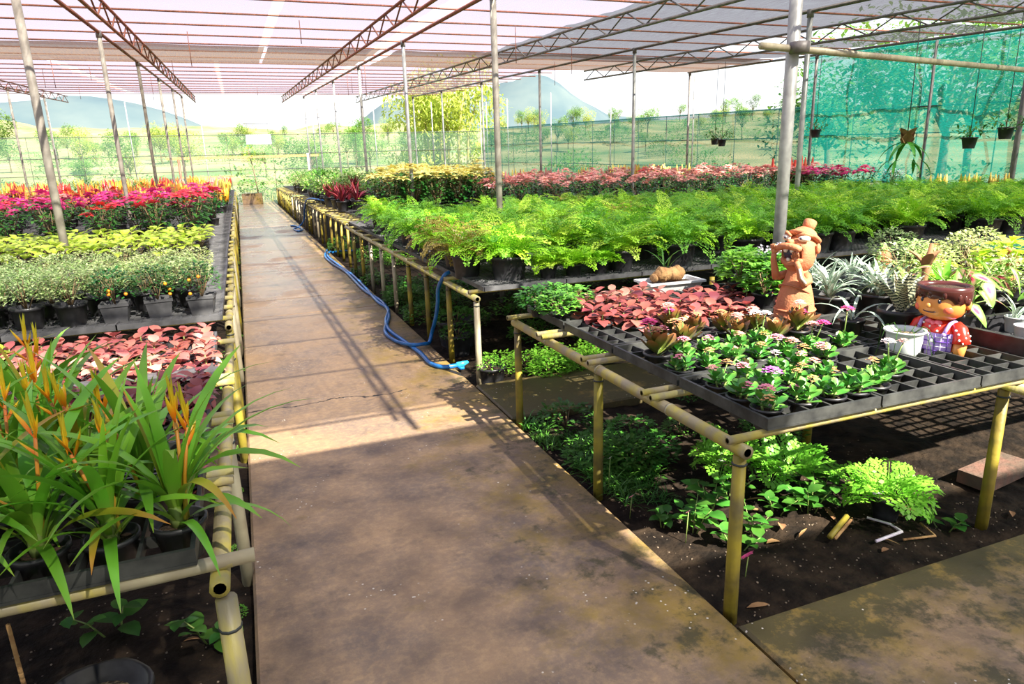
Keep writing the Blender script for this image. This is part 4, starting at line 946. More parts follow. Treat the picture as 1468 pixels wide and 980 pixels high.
for z in (.030, .075): MB().tube([onbib(d, z) for d in range(-60, 61, 10)], .0028, 5).build('check_line', M['violet'], b_)
for d in (-48, -16, 16, 48): MB().tube([onbib(d, z) for z in (.006, .04, .08, .112)], .0028, 5).build('check_line', M['violet'], b_)
for z in (.052, .098): MB().tube([onbib(d, z) for d in range(-60, 61, 10)], .0014, 5).build('white_line', M['white'], b_)
for d in (-32, 0, 32): MB().tube([onbib(d, z) for z in (.006, .04, .08, .112)], .0014, 5).build('white_line', M['white'], b_)
MB().ball(onbib(10, .078, 1.11), .0085, 10, 7).build('white_button', M['white'], b_)
for s_ in (-1, 1):
    st = MB(); P = [(-.060, s_*.058, .110), (-.056, s_*.064, .135), (-.038, s_*.066, .158), (-.006, s_*.062, .168), (.03, s_*.056, .158), (.052, s_*.05, .12)]
    st.tube(P, .009, 8).build('strap', M['lilac'], t)
    MB().ball((-.066, s_*.060, .112), .010, 10, 7).build('strap_button', M['lilac'], t)
    MB().tube([(.0, s_*.072, .148), (-.004, s_*.096, .132), (-.006, s_*.108, .098), (-.008, s_*.112, .072)], [.030, .034, .036, .040], 14).build('sleeve', M['redshirt'], t)
    MB().tube([(-.008, s_*.110, .085), (-.010, s_*.108, .04), (-.012, s_*.104, .0)], [.030, .028, .025], 12).build('arm', M['skin'], t)
for (a, z) in [(200+R(0)*0+k*31 % 360, .03+(k*47 % 120)/1000) for k in range(12)]: pass
dots = [(-.040, -.060, .150), (-.052, -.030, .150), (-.058, .012, .140), (-.046, .050, .150), (-.066, -.028, .124), (-.067, .020, .124), (-.02, -.066, .158),
        (-.038, -.112, .120), (-.044, -.122, .094), (-.020, -.136, .105), (-.002, -.130, .125), (.004, -.143, .090), (-.034, -.134, .080), (.022, -.130, .108), (-.045, -.102, .138), (.03, -.12, .085)]
for p in dots: MB().ball(p, .0058, 7, 5).build('white_dot', M['white'], torso)
MB().ball((-.058, 0, .160), .011, 10, 7).build('bow_knot', M['pinkbow'], t)
for s_ in (-1, 1): MB().ball((-.054, s_*.022, .163), (.010, .020, .011), 10, 7).build('bow_loop', M['pinkbow'], t)
head = ell(MB(), [(.168, .030, .034, -.002), (.180, .058, .066, -.004), (.196, .080, .090, -.006), (.218, .094, .104, -.008), (.245, .099, .110, -.008), (.272, .098, .109, -.006), (.296, .096, .107, -.004), (.318, .096, .107, -.002)], 32).build('head', M['skin'], t)
hair = MB(); vs = []; fs = []; n = 40                                               # scalloped fringe, open planter rim on top
def hr(k, z, o): a = 2*math.pi*k/n; return (-.003+(.102+o)*math.cos(a), (.113+o)*math.sin(a), z)
for k in range(n):
    a = 2*math.pi*k/n; fr_ = math.cos(a) < .15
    low = (.288-.012*abs(math.sin(1.3*k))-(.022 if abs(math.sin(a)) > .72 else 0)) if fr_ else .215
    vs += [hr(k, low, -.004), hr(k, low+.006, .005), hr(k, .318, .008), hr(k, .336, .006), hr(k, .338, -.004), hr(k, .326, -.014), hr(k, .31, -.016)]
for k in range(n):
    k2 = (k+1) % n
    for q in range(6): fs.append((k*7+q, k2*7+q, k2*7+q+1, k*7+q+1))
hair.add(vs, fs).build('hair', M['hair'], head)
for k, (a, z, r_) in enumerate(((-78, .285, .018), (-62, .292, .016), (78, .285, .018), (-92, .27, .016), (-30, .302, .014), (0, .304, .014), (30, .302, .014))):
    q = math.pi+R(-a); MB().ball((-.003+.100*math.cos(q), .111*math.sin(q), z), (.012, .014, .022), 9, 7).build('hair_lock', M['hair'], head)
MB().lathe([(.088, .312), (.088, .320), (.04, .323), (.002, .324)], 24).build('soil', M['potsoil'], t)
def face(deg, z, o=0.0):
    a = math.pi+R(deg); ky = .104 if z < .23 else .110; kx = .094 if z < .23 else .099
    return Vector((-.007+(kx+o)*math.cos(a), (ky+o)*math.sin(a), z))
for d in (-22, 22):
    MB().ball(face(d, .272, -.001), (.006, .008, .011), 9, 7).build('eye', M['ink'], head)
    MB().ball(face(d, .277, .005), .0025, 6, 5).build('eye_glint', M['white'], head)
for d in (-44, 44): MB().ball(face(d, .232, -.006), (.012, .022, .019), 12, 8, rot=Euler((0, 0, R(d)))).build('cheek', M['blush'], head)
MB().ball(face(0, .250, .004), (.014, .012, .013), 10, 8).build('nose', M['skin'], head)
MB().tube([face(d, .217+.0000165*d*d, .003) for d in range(-16, 17, 4)], .0024, 6).build('smile', M['ink'], head)
for s_ in (-1, 1): MB().ball((.012, s_*.112, .252), (.018, .012, .022), 10, 8).build('ear', M['skin'], head)

# white pot with a thread thin plant
t = thing('white_pot', 'white plastic pot with thin trailing plant beside the boy planter', 'pot', (2.86, 2.25, TZ))
MB().lathe([(.050, 0), (.060, .004), (.072, .03), (.078, .08), (.079, .115), (.090, .125), (.094, .129), (.092, .134), (.082, .133), (.075, .118), (.074, .108)], 28).build('pot_wall', M['whiteplastic'], t)
MB().lathe([(.074, .102), (.075, .109), (.03, .114), (.002, .115)], 20).build('soil', M['gritty'], t)
m = MB()
for k in range(9):
    a = k*.7; q = .05; L_ = U(.06, .17); e = Vector((math.cos(a), math.sin(a), 0))
    m.tube([e*.03+Vector((0, 0, .11)), e*.075+Vector((0, 0, .150)), e*(.100)+Vector((0, 0, .135)), e*(.108+U(0, .03))+Vector((0, 0, max(.01, .13-L_)))], .0017, 4)
m.build('trailing_stems', M['weed'], t)
# zebra leaved bromeliad
M['zebra'] = mat('zebra_band_leaf', (.4, .42, .3), None, 5, .45)
def bands(mt_, c1, c2, freq, axis='Y'):
    n = mt_.node_tree; b = [q for q in n.nodes if q.type == 'BSDF_PRINCIPLED'][0]
    tc_ = n.nodes.new('ShaderNodeTexCoord'); w = n.nodes.new('ShaderNodeTexWave'); w.wave_type = 'BANDS'; w.bands_direction = axis; w.inputs['Scale'].default_value = freq; w.inputs['Distortion'].default_value = 2.2; w.inputs['Detail'].default_value = 2; w.inputs['Detail Scale'].default_value = 6
    r_ = _ramp(n, [(.42, c1), (.58, c2)]); n.links.new(tc_.outputs['UV'], w.inputs['Vector']); n.links.new(w.outputs[0], r_.inputs[0])
    for l in list(n.links):
        if l.to_node == b and l.to_socket.name == 'Base Color': n.links.remove(l)
    n.links.new(r_.outputs[0], b.inputs['Base Color'])
bands(M['zebra'], (.035, .05, .04), (.55, .55, .36), 4.2); bands(M['silver'], (.05, .17, .07), (.62, .68, .58), 1.3, 'X')
ZL = [leafmesh('leaf', M['zebra'], L, .046, a0, a1, 7, 'strap', .5) for (L, a0, a1) in ((.22, 82, 55), (.23, 72, 20), (.20, 85, 75))]
def rosette(name, x, y, meshes, n, label, group=None, pot='med', sc=1.0, z=TZ, mat_=None, h=.10, potmat=None, cat='plant', pitch_=(0, .5)):
    t = thing(name, label, cat, (x, y, z), U(0, 6.28), group, sc); put_pot(t, pot, mat_=potmat)
    for k in range(n):
        a = k*2.39996; ob('leaf', rnd.choice(meshes), t, (.012*math.cos(a+1.57), .012*math.sin(a+1.57), h+.02*k/n), (-U(*pitch_)*(1-k/n), 0, a), U(.85, 1.12), mat_)
    return t
rosette('zebra_bromeliad', 3.06, 2.45, ZL, 18, 'zebra striped bromeliad in a dark pot behind the white pot', pot='tall', h=.13, sc=1.1)
SL = [leafmesh('leaf', M['silver'], L, .024, a0, a1, 6, 'strap', .4) for (L, a0, a1) in ((.22, 80, 30), (.24, 70, -10), (.20, 60, -40))]
rosette('striped_lily', 3.22, 3.06, SL, 30, 'silver striped strap leaved plant in a black bowl next to the terracotta figure', pot='bowl', h=.11)
rosette('striped_lily', 3.46, 2.92, SL, 30, 'silver striped strap leaved plant in a wide black bowl by the zebra bromeliad', pot='bowl', h=.11, sc=1.1)
for x, y in ((3.30, 3.40), (3.52, 3.36), (3.72, 3.22), (3.62, 3.58), (3.86, 3.50)): rosette('striped_lily', x, y, SL, 22, 'small silver striped plant in the row behind the black bowls', 'silver striped plants in a row', 'small', h=.09)
PLm = [leafmesh('leaf', M['silver'], .33, .020, a0, a1, 8, 'strap', .3) for (a0, a1) in ((65, -50), (50, -60))]
rosette('spider_plant', 2.93, 2.62, PLm, 7, 'arching white striped plant leaning over the succulents', pot='small', h=.09)
# deep black tray of cups at the right end
t = thing('deep_tray', 'deep black plastic tray holding white cups beside the boy planter', 'tray', (3.66, 2.10, TZ-.0))
m = MB(); w, d, h = .80, .46, .10
for c, s_ in (((0, -d/2, h/2), (w, .014, h)), ((0, d/2, h/2), (w, .014, h)), ((-w/2, 0, h/2), (.014, d, h)), ((w/2, 0, h/2), (.014, d, h)), ((0, 0, .006), (w, d, .012)), ((0, -d/2, h), (w+.02, .03, .012)), ((0, d/2, h), (w+.02, .03, .012)), ((-w/2, 0, h), (.03, d, .012)), ((w/2, 0, h), (.03, d, .012))): m.box(c, s_)
m.build('tray_shell', M['black_plastic'], t, False)
CUP = MB().lathe([(.034, 0), (.036, .004), (.046, .072), (.050, .074), (.050, .080), (.044, .078), (.040, .05)], 20).mesh('cup_wall', M['whiteplastic']); CUPS = MB().lathe([(.040, .05), (.041, .058), (.002, .062)], 16).mesh('soil', M['potsoil'])
for i, (x, y) in enumerate(((3.42, 2.06), (3.56, 2.02), (3.56, 2.20), (3.72, 2.06), (3.86, 2.08), (3.74, 2.22))):
    t = thing('white_cup', 'empty white cup pot at the near end of the deep tray' if i == 0 else 'white cup pot with pale strap leaves in the deep tray', 'pot', (x, y, TZ+.05), 0, None if i == 0 else 'white cups in the deep tray'); ob('cup_wall', CUP, t); ob('soil', CUPS, t)
    if i:
        for k in range(7): a = k*2.4; ob('leaf', SL[k % 3], t, (.008*math.cos(a), .008*math.sin(a), .055), (0, 0, a), U(.6, .95))
# caladiums
M['calad'] = mat('pink_centred_leaf', (.1, .3, .03), None, 5, .45, trans=.25)
def spot(mt_, c0, c1, c2):
    n = mt_.node_tree; b = [q for q in n.nodes if q.type == 'BSDF_PRINCIPLED'][0]; tc_ = n.nodes.new('ShaderNodeTexCoord'); mp = n.nodes.new('ShaderNodeVectorMath'); mp.operation = 'DISTANCE'; mp.inputs[1].default_value = (.5, .32, 0)
    nz = n.nodes.new('ShaderNodeTexNoise'); nz.inputs['Scale'].default_value = 9; n.links.new(tc_.outputs['UV'], nz.inputs['Vector']); ad = n.nodes.new('ShaderNodeMath'); ad.operation = 'MULTIPLY_ADD'; ad.inputs[1].default_value = .25
    n.links.new(tc_.outputs['UV'], mp.inputs[0]); n.links.new(nz.outputs[0], ad.inputs[0]); n.links.new(mp.outputs['Value'], ad.inputs[2])
    r_ = _ramp(n, [(.24, c0), (.36, c1), (.55, c2)]); n.links.new(ad.outputs[0], r_.inputs[0])
    for l in list(n.links):
        if l.to_socket.name in ('Base Color', 'Color') and l.to_node.type in ('BSDF_PRINCIPLED', 'BSDF_TRANSLUCENT'):
            to = l.to_socket; n.links.remove(l); n.links.new(r_.outputs[0], to)
spot(M['calad'], (.66, .07, .16), (.60, .38, .26), (.16, .36, .05))
CA = [leafmesh('leaf', M['calad'], L, L*.72, a0, a1, 7, 'heart', .1) for (L, a0, a1) in ((.115, -20, -55), (.10, 5, -40), (.12, -45, -75))]
def caladium(x, y, n, label, sc=1.0, z=TZ, hmax=.34):
    t = thing('caladium', label, 'plant', (x, y, z), 0, None, sc); put_pot(t, 'med')
    for k in range(n):
        a = k*2.4; r_ = U(.05, .15); h = .12+(hmax-.12)*U(.2, 1); p = Vector((r_*math.cos(a), r_*math.sin(a), h))
        s_ = MB().tube([(0, 0, .10), (p.x*.4, p.y*.4, .10+(h-.1)*.7), p], [.004, .003, .002], 5).build('leaf_stalk', M['stem'], t); ob('leaf', rnd.choice(CA), s_, p, (U(-.2, .2), U(-.2, .2), a-1.57), U(.8, 1.2))
caladium(3.36, 2.38, 20, 'caladium with pink centred leaves behind the boy planter', 1.1); caladium(3.72, 2.52, 14, 'caladium with green and pink leaves behind the deep tray', 1.1); caladium(3.98, 2.24, 12, 'caladium beside the white cups at the bench end', 1.15)
# mixed pots and clay ornaments behind
LIMEB = bush_mesh(65, 150, .17, .13, .075, M['lime'], .14, 'ovate', .7)
PO = [leafmesh('leaf', M['lime'], .15, .11, a0, a1, 5, 'heart', .1) for (a0, a1) in ((10, -40), (35, -15))]
SPd = [leafmesh('leaf', M['varieg_pale'], .26, .018, a0, a1, 7, 'strap', .3) for (a0, a1) in ((70, -30), (55, -55), (82, 20))]
GR = [leafmesh('leaf', M['brightgreen'], .2, .030, a0, a1, 5, 'lance', .2) for (a0, a1) in ((60, -20), (40, -40), (80, 20))]
rosette('spider_plant', 3.62, 2.86, SPd, 26, 'pale yellow spider plant in a clay pot behind the zebra bromeliad', pot='med', potmat=M['terracotta'], sc=1.15, h=.10)
rosette('broadleaf_plant', 3.86, 2.86, PO, 14, 'golden broad leaved plant behind the boy planter', pot='med', sc=1.1, h=.16)
rosette('broadleaf_plant', 4.20, 3.16, PO, 14, 'golden broad leaved plant among the clay ornaments', pot='med', sc=1.25, h=.16)
rosette('green_lance_plant', 3.58, 2.62, GR, 20, 'bright green lance leaved plant above the boy planter', pot='tall', sc=1.1, h=.16)
rosette('green_lance_plant', 4.05, 2.66, GR, 18, 'bright green lance leaved plant by the caladiums', pot='tall', h=.16)
for x, y, q in ((4.0, 3.05, 0), (4.3, 2.75, 1), (3.75, 3.0, 2), (4.6, 3.25, 0), (4.75, 2.5, 1), (3.95, 2.48, 2), (4.95, 3.4, 0), (4.4, 3.65, 2)): bush('mixed_pot_plant', x, y, (VP[0], LIMEB, VB[0])[q], ['cream leaved bush among the clay ornaments', 'lime leaved bush among the clay ornaments', 'pale variegated bush among the mixed pots'][q], 'bushes among the mixed pots', False, U(.9, 1.15), 'plant', pot='med')
GT = [leafmesh('leaf', M['drygrass'], .22, .006, a0, a1, 5, 'grass', .2) for (a0, a1) in ((86, 60), (75, 30), (60, 0))]
for x, y, lb in ((4.45, 3.05, 'fluffy pale grass plant behind the golden leaves'), (4.70, 2.72, 'fluffy grey grass in a clay pot at the bench end'), (4.95, 2.95, 'fluffy pale grass plant by the clay ornaments')): rosette('tuft_grass', x, y, GT, 46, lb, pot='med', h=.10, potmat=M['terracotta'] if 'clay pot' in lb else None)
def ornament(x, y, label, sc=1.0):
    t = thing('clay_ornament', label, 'ornament', (x, y, TZ), U(0, 6), None, sc)
    MB().lathe([(.055, 0), (.060, .02), (.052, .10), (.048, .19), (.056, .21), (.058, .225), (.030, .235)], 18).build('ornament_body', M['terracotta'], t)
    MB().lathe([(.046, .23), (.050, .245), (.044, .27), (.030, .285)], 16).build('ornament_lid', M['terracotta_dark'], t); MB().ball((0, 0, .30), (.032, .032, .022), 12, 8).build('ornament_knob', M['terracotta'], t)
for x, y, lb, s_ in ((4.15, 3.50, 'clay ornament with round knob behind the spider plant', .95), (4.55, 3.42, 'clay ornament with stacked rings near the fluffy grass', .95), (4.50, 2.88, 'tall clay ornament among golden leaves', 1.05), (5.10, 3.06, 'squat clay ornament at the end of the mixed bench', .95)): ornament(x, y, lb, s_)
t = thing('clay_pot', 'ridged orange clay pot behind the caladiums', 'pot', (4.32, 2.40, TZ)); MB().lathe([(.07, 0), (.075, .01), (.10, .14), (.112, .15), (.112, .175), (.098, .175), (.09, .14)], 20, wob=lambda k, i: 1-.03*(k % 2) if 0 < i < 3 else 1).build('pot_wall', M['terracotta'], t); MB().lathe([(.09, .13), (.092, .14), (.002, .15)], 16).build('soil', M['potsoil'], t)
for k in range(30): a = k*2.4; ob('leaf', rnd.choice(GT), t, (.01*math.cos(a), .01*math.sin(a), .145), (-U(0, .3), 0, a), U(.7, 1.0), M['weed'])
t = thing('driftwood', 'brown dried leaf stalk standing behind the zebra bromeliad', 'dried plant', (3.40, 2.60, TZ)); put_pot(t, 'small'); MB().tube([(0, 0, .08), (-.01, 0, .22), (.01, .0, .34), (.05, .02, .46)], [.012, .014, .022, .010], 7).build('dry_stalk', M['dryleaf'], t); m = MB(); [m.leaf((.0, 0, .30), a, 70, 20, .17, .06, 5, 'lance', .6) for a in (0, 2, 4)]; m.build('dry_blade', M['dryleaf'], t)
# ivy, leafy clumps, white tub with a root
def clump(name, x, y, me, label, group=None, sc=1.0, z=TZ, pot='med', h=.10, cat='plant'):
    t = thing(name, label, cat, (x, y, z), U(0, 6), group, sc); put_pot(t, pot); tag(ob('foliage', me, t, (0, 0, h)), kind='stuff'); return t
IV = bush_mesh(61, 260, .15, .09, .042, M['midgreen'], .06, 'ovate', .85); LT = bush_mesh(62, 300, .15, .13, .050, M['brightgreen'], .10, 'ovate', .9); LD = bush_mesh(63, 260, .15, .14, .050, M['midgreen'], .10, 'ovate', .8); LI = bush_mesh(64, 120, .12, .07, .028, M['lilacf'], .22)
for i, (x, y) in enumerate(((1.66, 3.88), (1.70, 3.66), (1.88, 3.82), (1.80, 3.97))): clump('ivy', x, y, IV, 'trailing green ivy hanging over the far corner of the flower bench' if i == 0 else 'green ivy clump at the far end of the flower bench', None if i == 0 else 'ivy clumps', .85, pot='cell', h=.07)
for x, y in ((3.06, 3.66), (3.22, 3.86), (3.12, 3.46)): clump('leafy_herb', x, y, LT, 'bright green leafy herb between white tub and terracotta figure', 'bright leafy herbs', 1.0)
for x, y in ((2.98, 3.34), (3.26, 3.62)): clump('leafy_herb', x, y, LD, 'darker green leafy herb right behind the terracotta figure', 'dark leafy herbs', .9)
t = clump('lilac_herb', 3.20, 3.50, LD, 'leafy plant topped with pale lilac flowers behind the terracotta figure'); tag(ob('blossom', LI, t, (0, 0, .10)), kind='stuff')
t = thing('white_tub', 'white rectangular tub holding a knobbly root', 'tub', (2.78, 4.08, TZ), R(-3)); m = MB(); 
def rring(a, b, z): return [(-a, -b, z), (a, -b, z), (a, b, z), (-a, b, z)]
vs = rring(.17, .08, 0)+rring(.20, .105, .085)+rring(.222, .122, .09)+rring(.222, .122, .105)+rring(.198, .100, .105)+rring(.185, .09, .04); fs = [(3, 2, 1, 0)]
for i in range(5):
    for k in range(4): fs.append((i*4+k, i*4+(k+1) % 4, (i+1)*4+(k+1) % 4, (i+1)*4+k))
fs.append((20, 21, 22, 23)); m.add(vs, fs).build('tub_shell', M['white'], t, False); MB().box((0, 0, .075), (.37, .18, .01)).build('soil', M['potsoil'], t, False)
t = thing('knobbly_root', 'knobbly ringed brown root lying in the white tub', 'root', (2.76, 4.08, TZ+.08)); m = MB()
m.tube([(-.10, .0, .05), (-.05, .01, .07), (.02, .0, .06), (.09, .02, .055), (.14, .03, .07)], [.030, .055, .045, .060, .035], 12)
for k in range(9): m.ball((-.12+.028*k, U(-.03, .03), .06+U(-.02, .03)), (.018, U(.03, .05), U(.03, .045)), 9, 6)
m.build('root_body', M['root'], t)
for k in range(6): MB().leaf((-.03+.01*k, .02, .10), k*1.1, 60, 5, .22, .012, 5, 'strap', .3).build('leaf', M['weed'], t)

# ------------------------------------------------------------------ hoses
def smooth(pts, n=6):
    P = [Vector(p) for p in pts]; P = [P[0]*2-P[1]]+P+[P[-1]*2-P[-2]]; o = []
    for i in range(1, len(P)-2):
        for k in range(n):
            s_ = k/n; a, b, c, d = P[i-1], P[i], P[i+1], P[i+2]
            o.append(.5*((2*b)+(c-a)*s_+(2*a-5*b+4*c-d)*s_*s_+(3*b-a-3*c+d)*s_**3))
    return o+[P[-2]]
A = [(1.60, 5.36), (1.43, 5.35), (1.35, 5.52), (1.35, 5.87), (1.31, 6.36), (1.27, 6.88), (1.33, 7.36), (1.47, 7.93), (1.44, 8.48), (1.47, 9.57), (1.48, 10.74), (1.43, 11.97), (1.40, 13.1), (1.47, 13.8), (1.7, 14.2), (2.1, 14.1)]
t = thing('garden_hose', 'blue garden hose with a light blue end lying along the path edge', 'hose', (1.6, 5.36, 0))
MB().tube([(p.x-1.6, p.y-5.36, .020 if p.x < 1.55 else -.01) for p in smooth([(x, y, 0) for x, y in A])], .019, 8).build('hose_tube', M['hose'], t); MB().tube([(-.06, -.003, .021), (.0, .0, .024), (.045, .012, .03)], [.024, .024, .012], 8).build('hose_end', M['hose_light'], t)
B = [(1.62, 5.72, .76), (1.57, 5.72, .73), (1.55, 5.86, .60), (1.56, 5.95, .45), (1.555, 6.03, .30), (1.54, 6.16, .12), (1.50, 6.12, .04), (1.44, 6.06, .05), (1.33, 6.08, .05), (1.24, 6.40, .02), (1.22, 6.86, .02), (1.41, 7.58, .02), (1.49, 8.43, .02), (1.42, 9.38, .02), (1.43, 11.1, .02), (1.36, 12.2, .02), (1.35, 13.3, .02), (1.5, 14.3, .02)]
t = thing('garden_hose', 'blue garden hose looping up over the rail of the fern bench', 'hose', (1.62, 5.72, 0)); MB().tube([(p.x-1.62, p.y-5.72, p.z) for p in smooth(B)], .018, 8).build('hose_tube', M['hose'], t)
Cc = [(2.2, 17.6, .76), (1.85, 18.3, .84), (1.64, 19.2, .82), (1.60, 19.9, .55), (1.58, 20.3, .2), (1.45, 20.4, .03), (1.25, 19.8, .02), (1.3, 19.0, .02), (1.45, 19.4, .02), (1.38, 20.6, .02), (1.25, 20.9, .02)]
t = thing('garden_hose', 'blue hose hanging off the far bench onto the wet path', 'hose', (1.5, 19.5, 0)); MB().tube([(p.x-1.5, p.y-19.5, p.z) for p in smooth(Cc)], .022, 7).build('hose_tube', M['hose'], t)

# ------------------------------------------------------------------ plants under the benches
WL = [leafmesh('leaf', M['weed'], L, w, a0, a1, 4, 'ovate', .15) for (L, w, a0, a1) in ((.085, .058, 20, -20), (.075, .05, 35, 5), (.065, .046, 5, -30))]
def broad(x, y, n, h, label, group=None, sc=1.0, mat_=None, z=-.05, spread=.14):
    t = thing('broadleaf_weed', label, 'plant', (x, y, z), U(0, 6), group, sc)
    for q in range(max(2, n//6)):
        a = q*2.4; r_ = spread*U(.2, 1); top = Vector((r_*math.cos(a), r_*math.sin(a), h*U(.55, 1)))
        s_ = MB().tube([(r_*.2*math.cos(a), r_*.2*math.sin(a), -.02), top*.6, top], [.004, .003, .002], 5).build('stem', M['stem'], t)
        for k in range(6):
            b = k*2.4+q; p = top*(1-.10*k)+Vector((0, 0, -.005)); p.z = top.z*(1-.13*k); ob('leaf', rnd.choice(WL), s_, p, (U(-.2, .2), U(-.2, .2), b), U(.75, 1.25), mat_)
    return t
g = 'broad leaved weeds under the flower bench'
for x, y, n, h, s_ in ((1.82, 2.42, 24, .22, 1.0), (1.98, 2.50, 24, .2, 1.0), (2.06, 2.28, 18, .16, .9), (2.46, 2.34, 30, .2, 1.0), (2.60, 2.42, 24, .18, 1.0), (2.30, 2.40, 18, .15, .9), (2.20, 2.62, 18, .15, .9), (1.90, 2.20, 12, .12, .9), (1.72, 2.52, 12, .10, .8)): broad(x, y, n, h, 'broad green leaved weed on the soil under the flower bench', g, s_)
for x, y in ((-.10-.30, 1.95), (-.52, 2.08), (-.78, 1.9), (-.30, 2.5), (-.65, 2.7)): broad(x, y, 12, .14, 'dark leaved weed in the shade under the left bench', 'weeds under the left bench', 1.1)
for x, y in ((-.20, 1.62), (-.26, 1.48), (-.34, 1.66), (-.21, 1.80)): broad(x, y, 12, .12, 'small leafy weed around the foot of the pale end post', 'weeds by the end post', .75, M['midgreen'], spread=.09)
t = broad(2.9, 1.95, 6, .06, 'blue green weed near the thin front leg of the flower bench')
WB = [bush_mesh(s_, 230, .20, .10, .045, M['weed'], .08, 'ovate', .6, 5) for s_ in (71, 72)] + [bush_mesh(73, 260, .20, .12, .04, M['brightgreen'], .09, 'ovate', .6, 5)]
def patch(x, y, me, label, group, sc=1.0, z=-.05, cat='weed'):
    t = thing('weed_clump', label, cat, (x, y, z), 0, group, sc); tag(ob('foliage', me, t, (0, 0, 0), (0, 0, U(0, 6.28))), kind='stuff')
for k in range(11): patch(U(1.75, 3.0), U(4.9, 5.3), WB[2], 'sunlit weed clump under the front of the fern bench', 'sunlit weeds under the fern bench', U(.8, 1.1))
for k in range(40): patch(U(1.68, 5.5), U(5.3, 8.5), rnd.choice(WB[:2]), 'leafy weed clump under the fern bench', 'weeds under the fern bench', U(.8, 1.4), z=-.06)
for k in range(22): patch(U(1.66, 2.6), U(8.5, 16), rnd.choice(WB), 'leafy weed clump below the farther right benches', 'weeds below the right benches', U(.9, 1.4), z=-.09)
for k in range(16): patch(U(-2.2, -.35), U(4.35, 4.8), WB[2] if k % 2 else WB[0], 'weed clump in the gap before the variegated bushes', 'weeds in the left gap', U(.8, 1.2))
for k in range(10): patch(U(-2.5, -.4), U(5.1, 6.5), WB[2], 'sunlit weed clump under the variegated bushes', 'weeds under the variegated bushes', U(.9, 1.3), z=-.06)
for k in range(26): patch(-.20+U(-.03, .02), 2.6+k*.62+U(-.1, .1), WB[2], 'little weed tuft in the gap between left bench and path', 'weed tufts along the left path edge', U(.14, .26), z=-.05)
for k in range(12): patch(U(1.7, 3.1), U(3.1, 4.0), WB[k % 2], 'dim weed clump behind the middle leg of the flower bench', 'dim weeds under the flower bench', U(.6, 1.0))
GB = MB()
for k in range(60): a = U(0, 6.28); GB.leaf((U(-.09, .09), U(-.09, .09), 0), a, U(35, 75), U(-60, 10), U(.08, .17), .010, 4, 'grass', .2)
GB = GB.mesh('blades', M['weed'])
for k in range(26):
    y = U(2.75, 3.95); t = thing('grass_tuft', 'dark green grass tuft along the path under the flower bench', 'grass', (1.60+U(0, .42)*(1 if y > 2.9 else .6), y, -.05), U(0, 6), 'grass tufts along the path', U(.7, 1.1)); tag(ob('blades', GB, t), kind='stuff')
MH = fern_mesh(15, 10, .22, 0, 40).mesh('fronds', [M['brightgreen']])
for x, y, lb, s_ in ((2.74, 2.14, 'bright maidenhair fern in a black pot on the soil', 1.2), (2.52, 2.56, 'maidenhair fern growing behind the broad leaved weeds', 1.15), (2.30, 2.78, 'dim maidenhair fern deep under the flower bench', 1.1)):
    t = thing('maidenhair_fern', lb, 'fern', (x, y, -.04), U(0, 6), None, s_); put_pot(t, 'small'); tag(ob('fronds', MH, t, (0, 0, .08)), kind='stuff')
PET = MB(); [PET.leaf((0, 0, 0), k*1.257, 25, -15, .032, .026, 3, 'ovate', .2) for k in range(5)]; PET = PET.mesh('petals', M['hotpink'])
for x, y, z, s_, c_, lb in ((1.80, 2.02, .05, 1.25, 'hotpink', 'large magenta blossom beside the front bench leg'), (1.62, 2.66, .06, .65, 'pinkf', 'pink blossom near the kerb under the flower bench'), (1.66, 2.95, .14, .55, 'lilacf', 'pale lilac blossom next to the middle bench leg'), (1.74, 2.36, .10, .5, 'pinkf', 'tiny pink blossom above the broad leaves')):
    t = thing('blossom', lb, 'flower', (x, y, -.05)); MB().tube([(0, 0, -.01), (.01, 0, z+.05)], .0025, 5).build('flower_stem', M['stem'], t); ob('petals', PET, t, (.01, 0, z+.05), (R(-35), R(-20), 0), s_, M[c_])
# litter on the soil
t = thing('brick', 'worn flat brick lying behind the right front leg', 'brick', (3.60, 2.20, -.03), R(8)); MB().box((0, 0, .03), (.42, .16, .07)).build('brick_body', M['brick'], t, False)
t = thing('bamboo_offcut', 'split bamboo offcut lying on the dark soil', 'bamboo', (2.42, 2.12, -.03), R(25)); MB().tube([(-.11, 0, .02), (.11, 0, .03)], .014, 6).build('cane', M['bamboo_dark'], t); MB().tube([(-.10, -.02, .015), (.12, -.02, .02)], .008, 6).build('cane_splinter', M['root'], t)
t = thing('plastic_strip', 'pale blue plastic strip on the soil', 'litter', (2.62, 1.98, -.035)); MB().tube([(-.12, 0, .01), (.05, .01, .012), (.06, .08, .012), (0, .16, .02)], [.008, .008, .007, .006], 5).build('strip', M['lilacf'], t)
t = thing('dry_stick', 'bent dry stick near the kerb of the front slab', 'stick', (2.74, 1.90, -.035)); MB().tube([(-.12, .04, .01), (.03, 0, .015), (.06, .10, .02)], .006, 5).build('twig', M['root'], t)
DL = [leafmesh('leaf_blade', M['dryleaf'], L, w, 8, -12, 4, 'lance', .5) for L, w in ((.12, .03), (.09, .04), (.15, .025))]
for k in range(24):
    side = k % 3; x, y = (U(1.62, 3.4), U(1.85, 2.7)) if side else (U(-.85, -.2), U(1.5, 2.9))
    tag(ob('dry_leaf', rnd.choice(DL), None, (x, y, soilz(x, y)+.012), (U(-.2, .2), U(-.3, .3), U(0, 6.28)), U(.5, 1.1)), 'dry brown fallen leaf on the soil ' + ('under the flower bench' if side else 'under the left bench'), 'leaf', 'fallen leaves ' + ('right' if side else 'left'))
stones = MB(); 
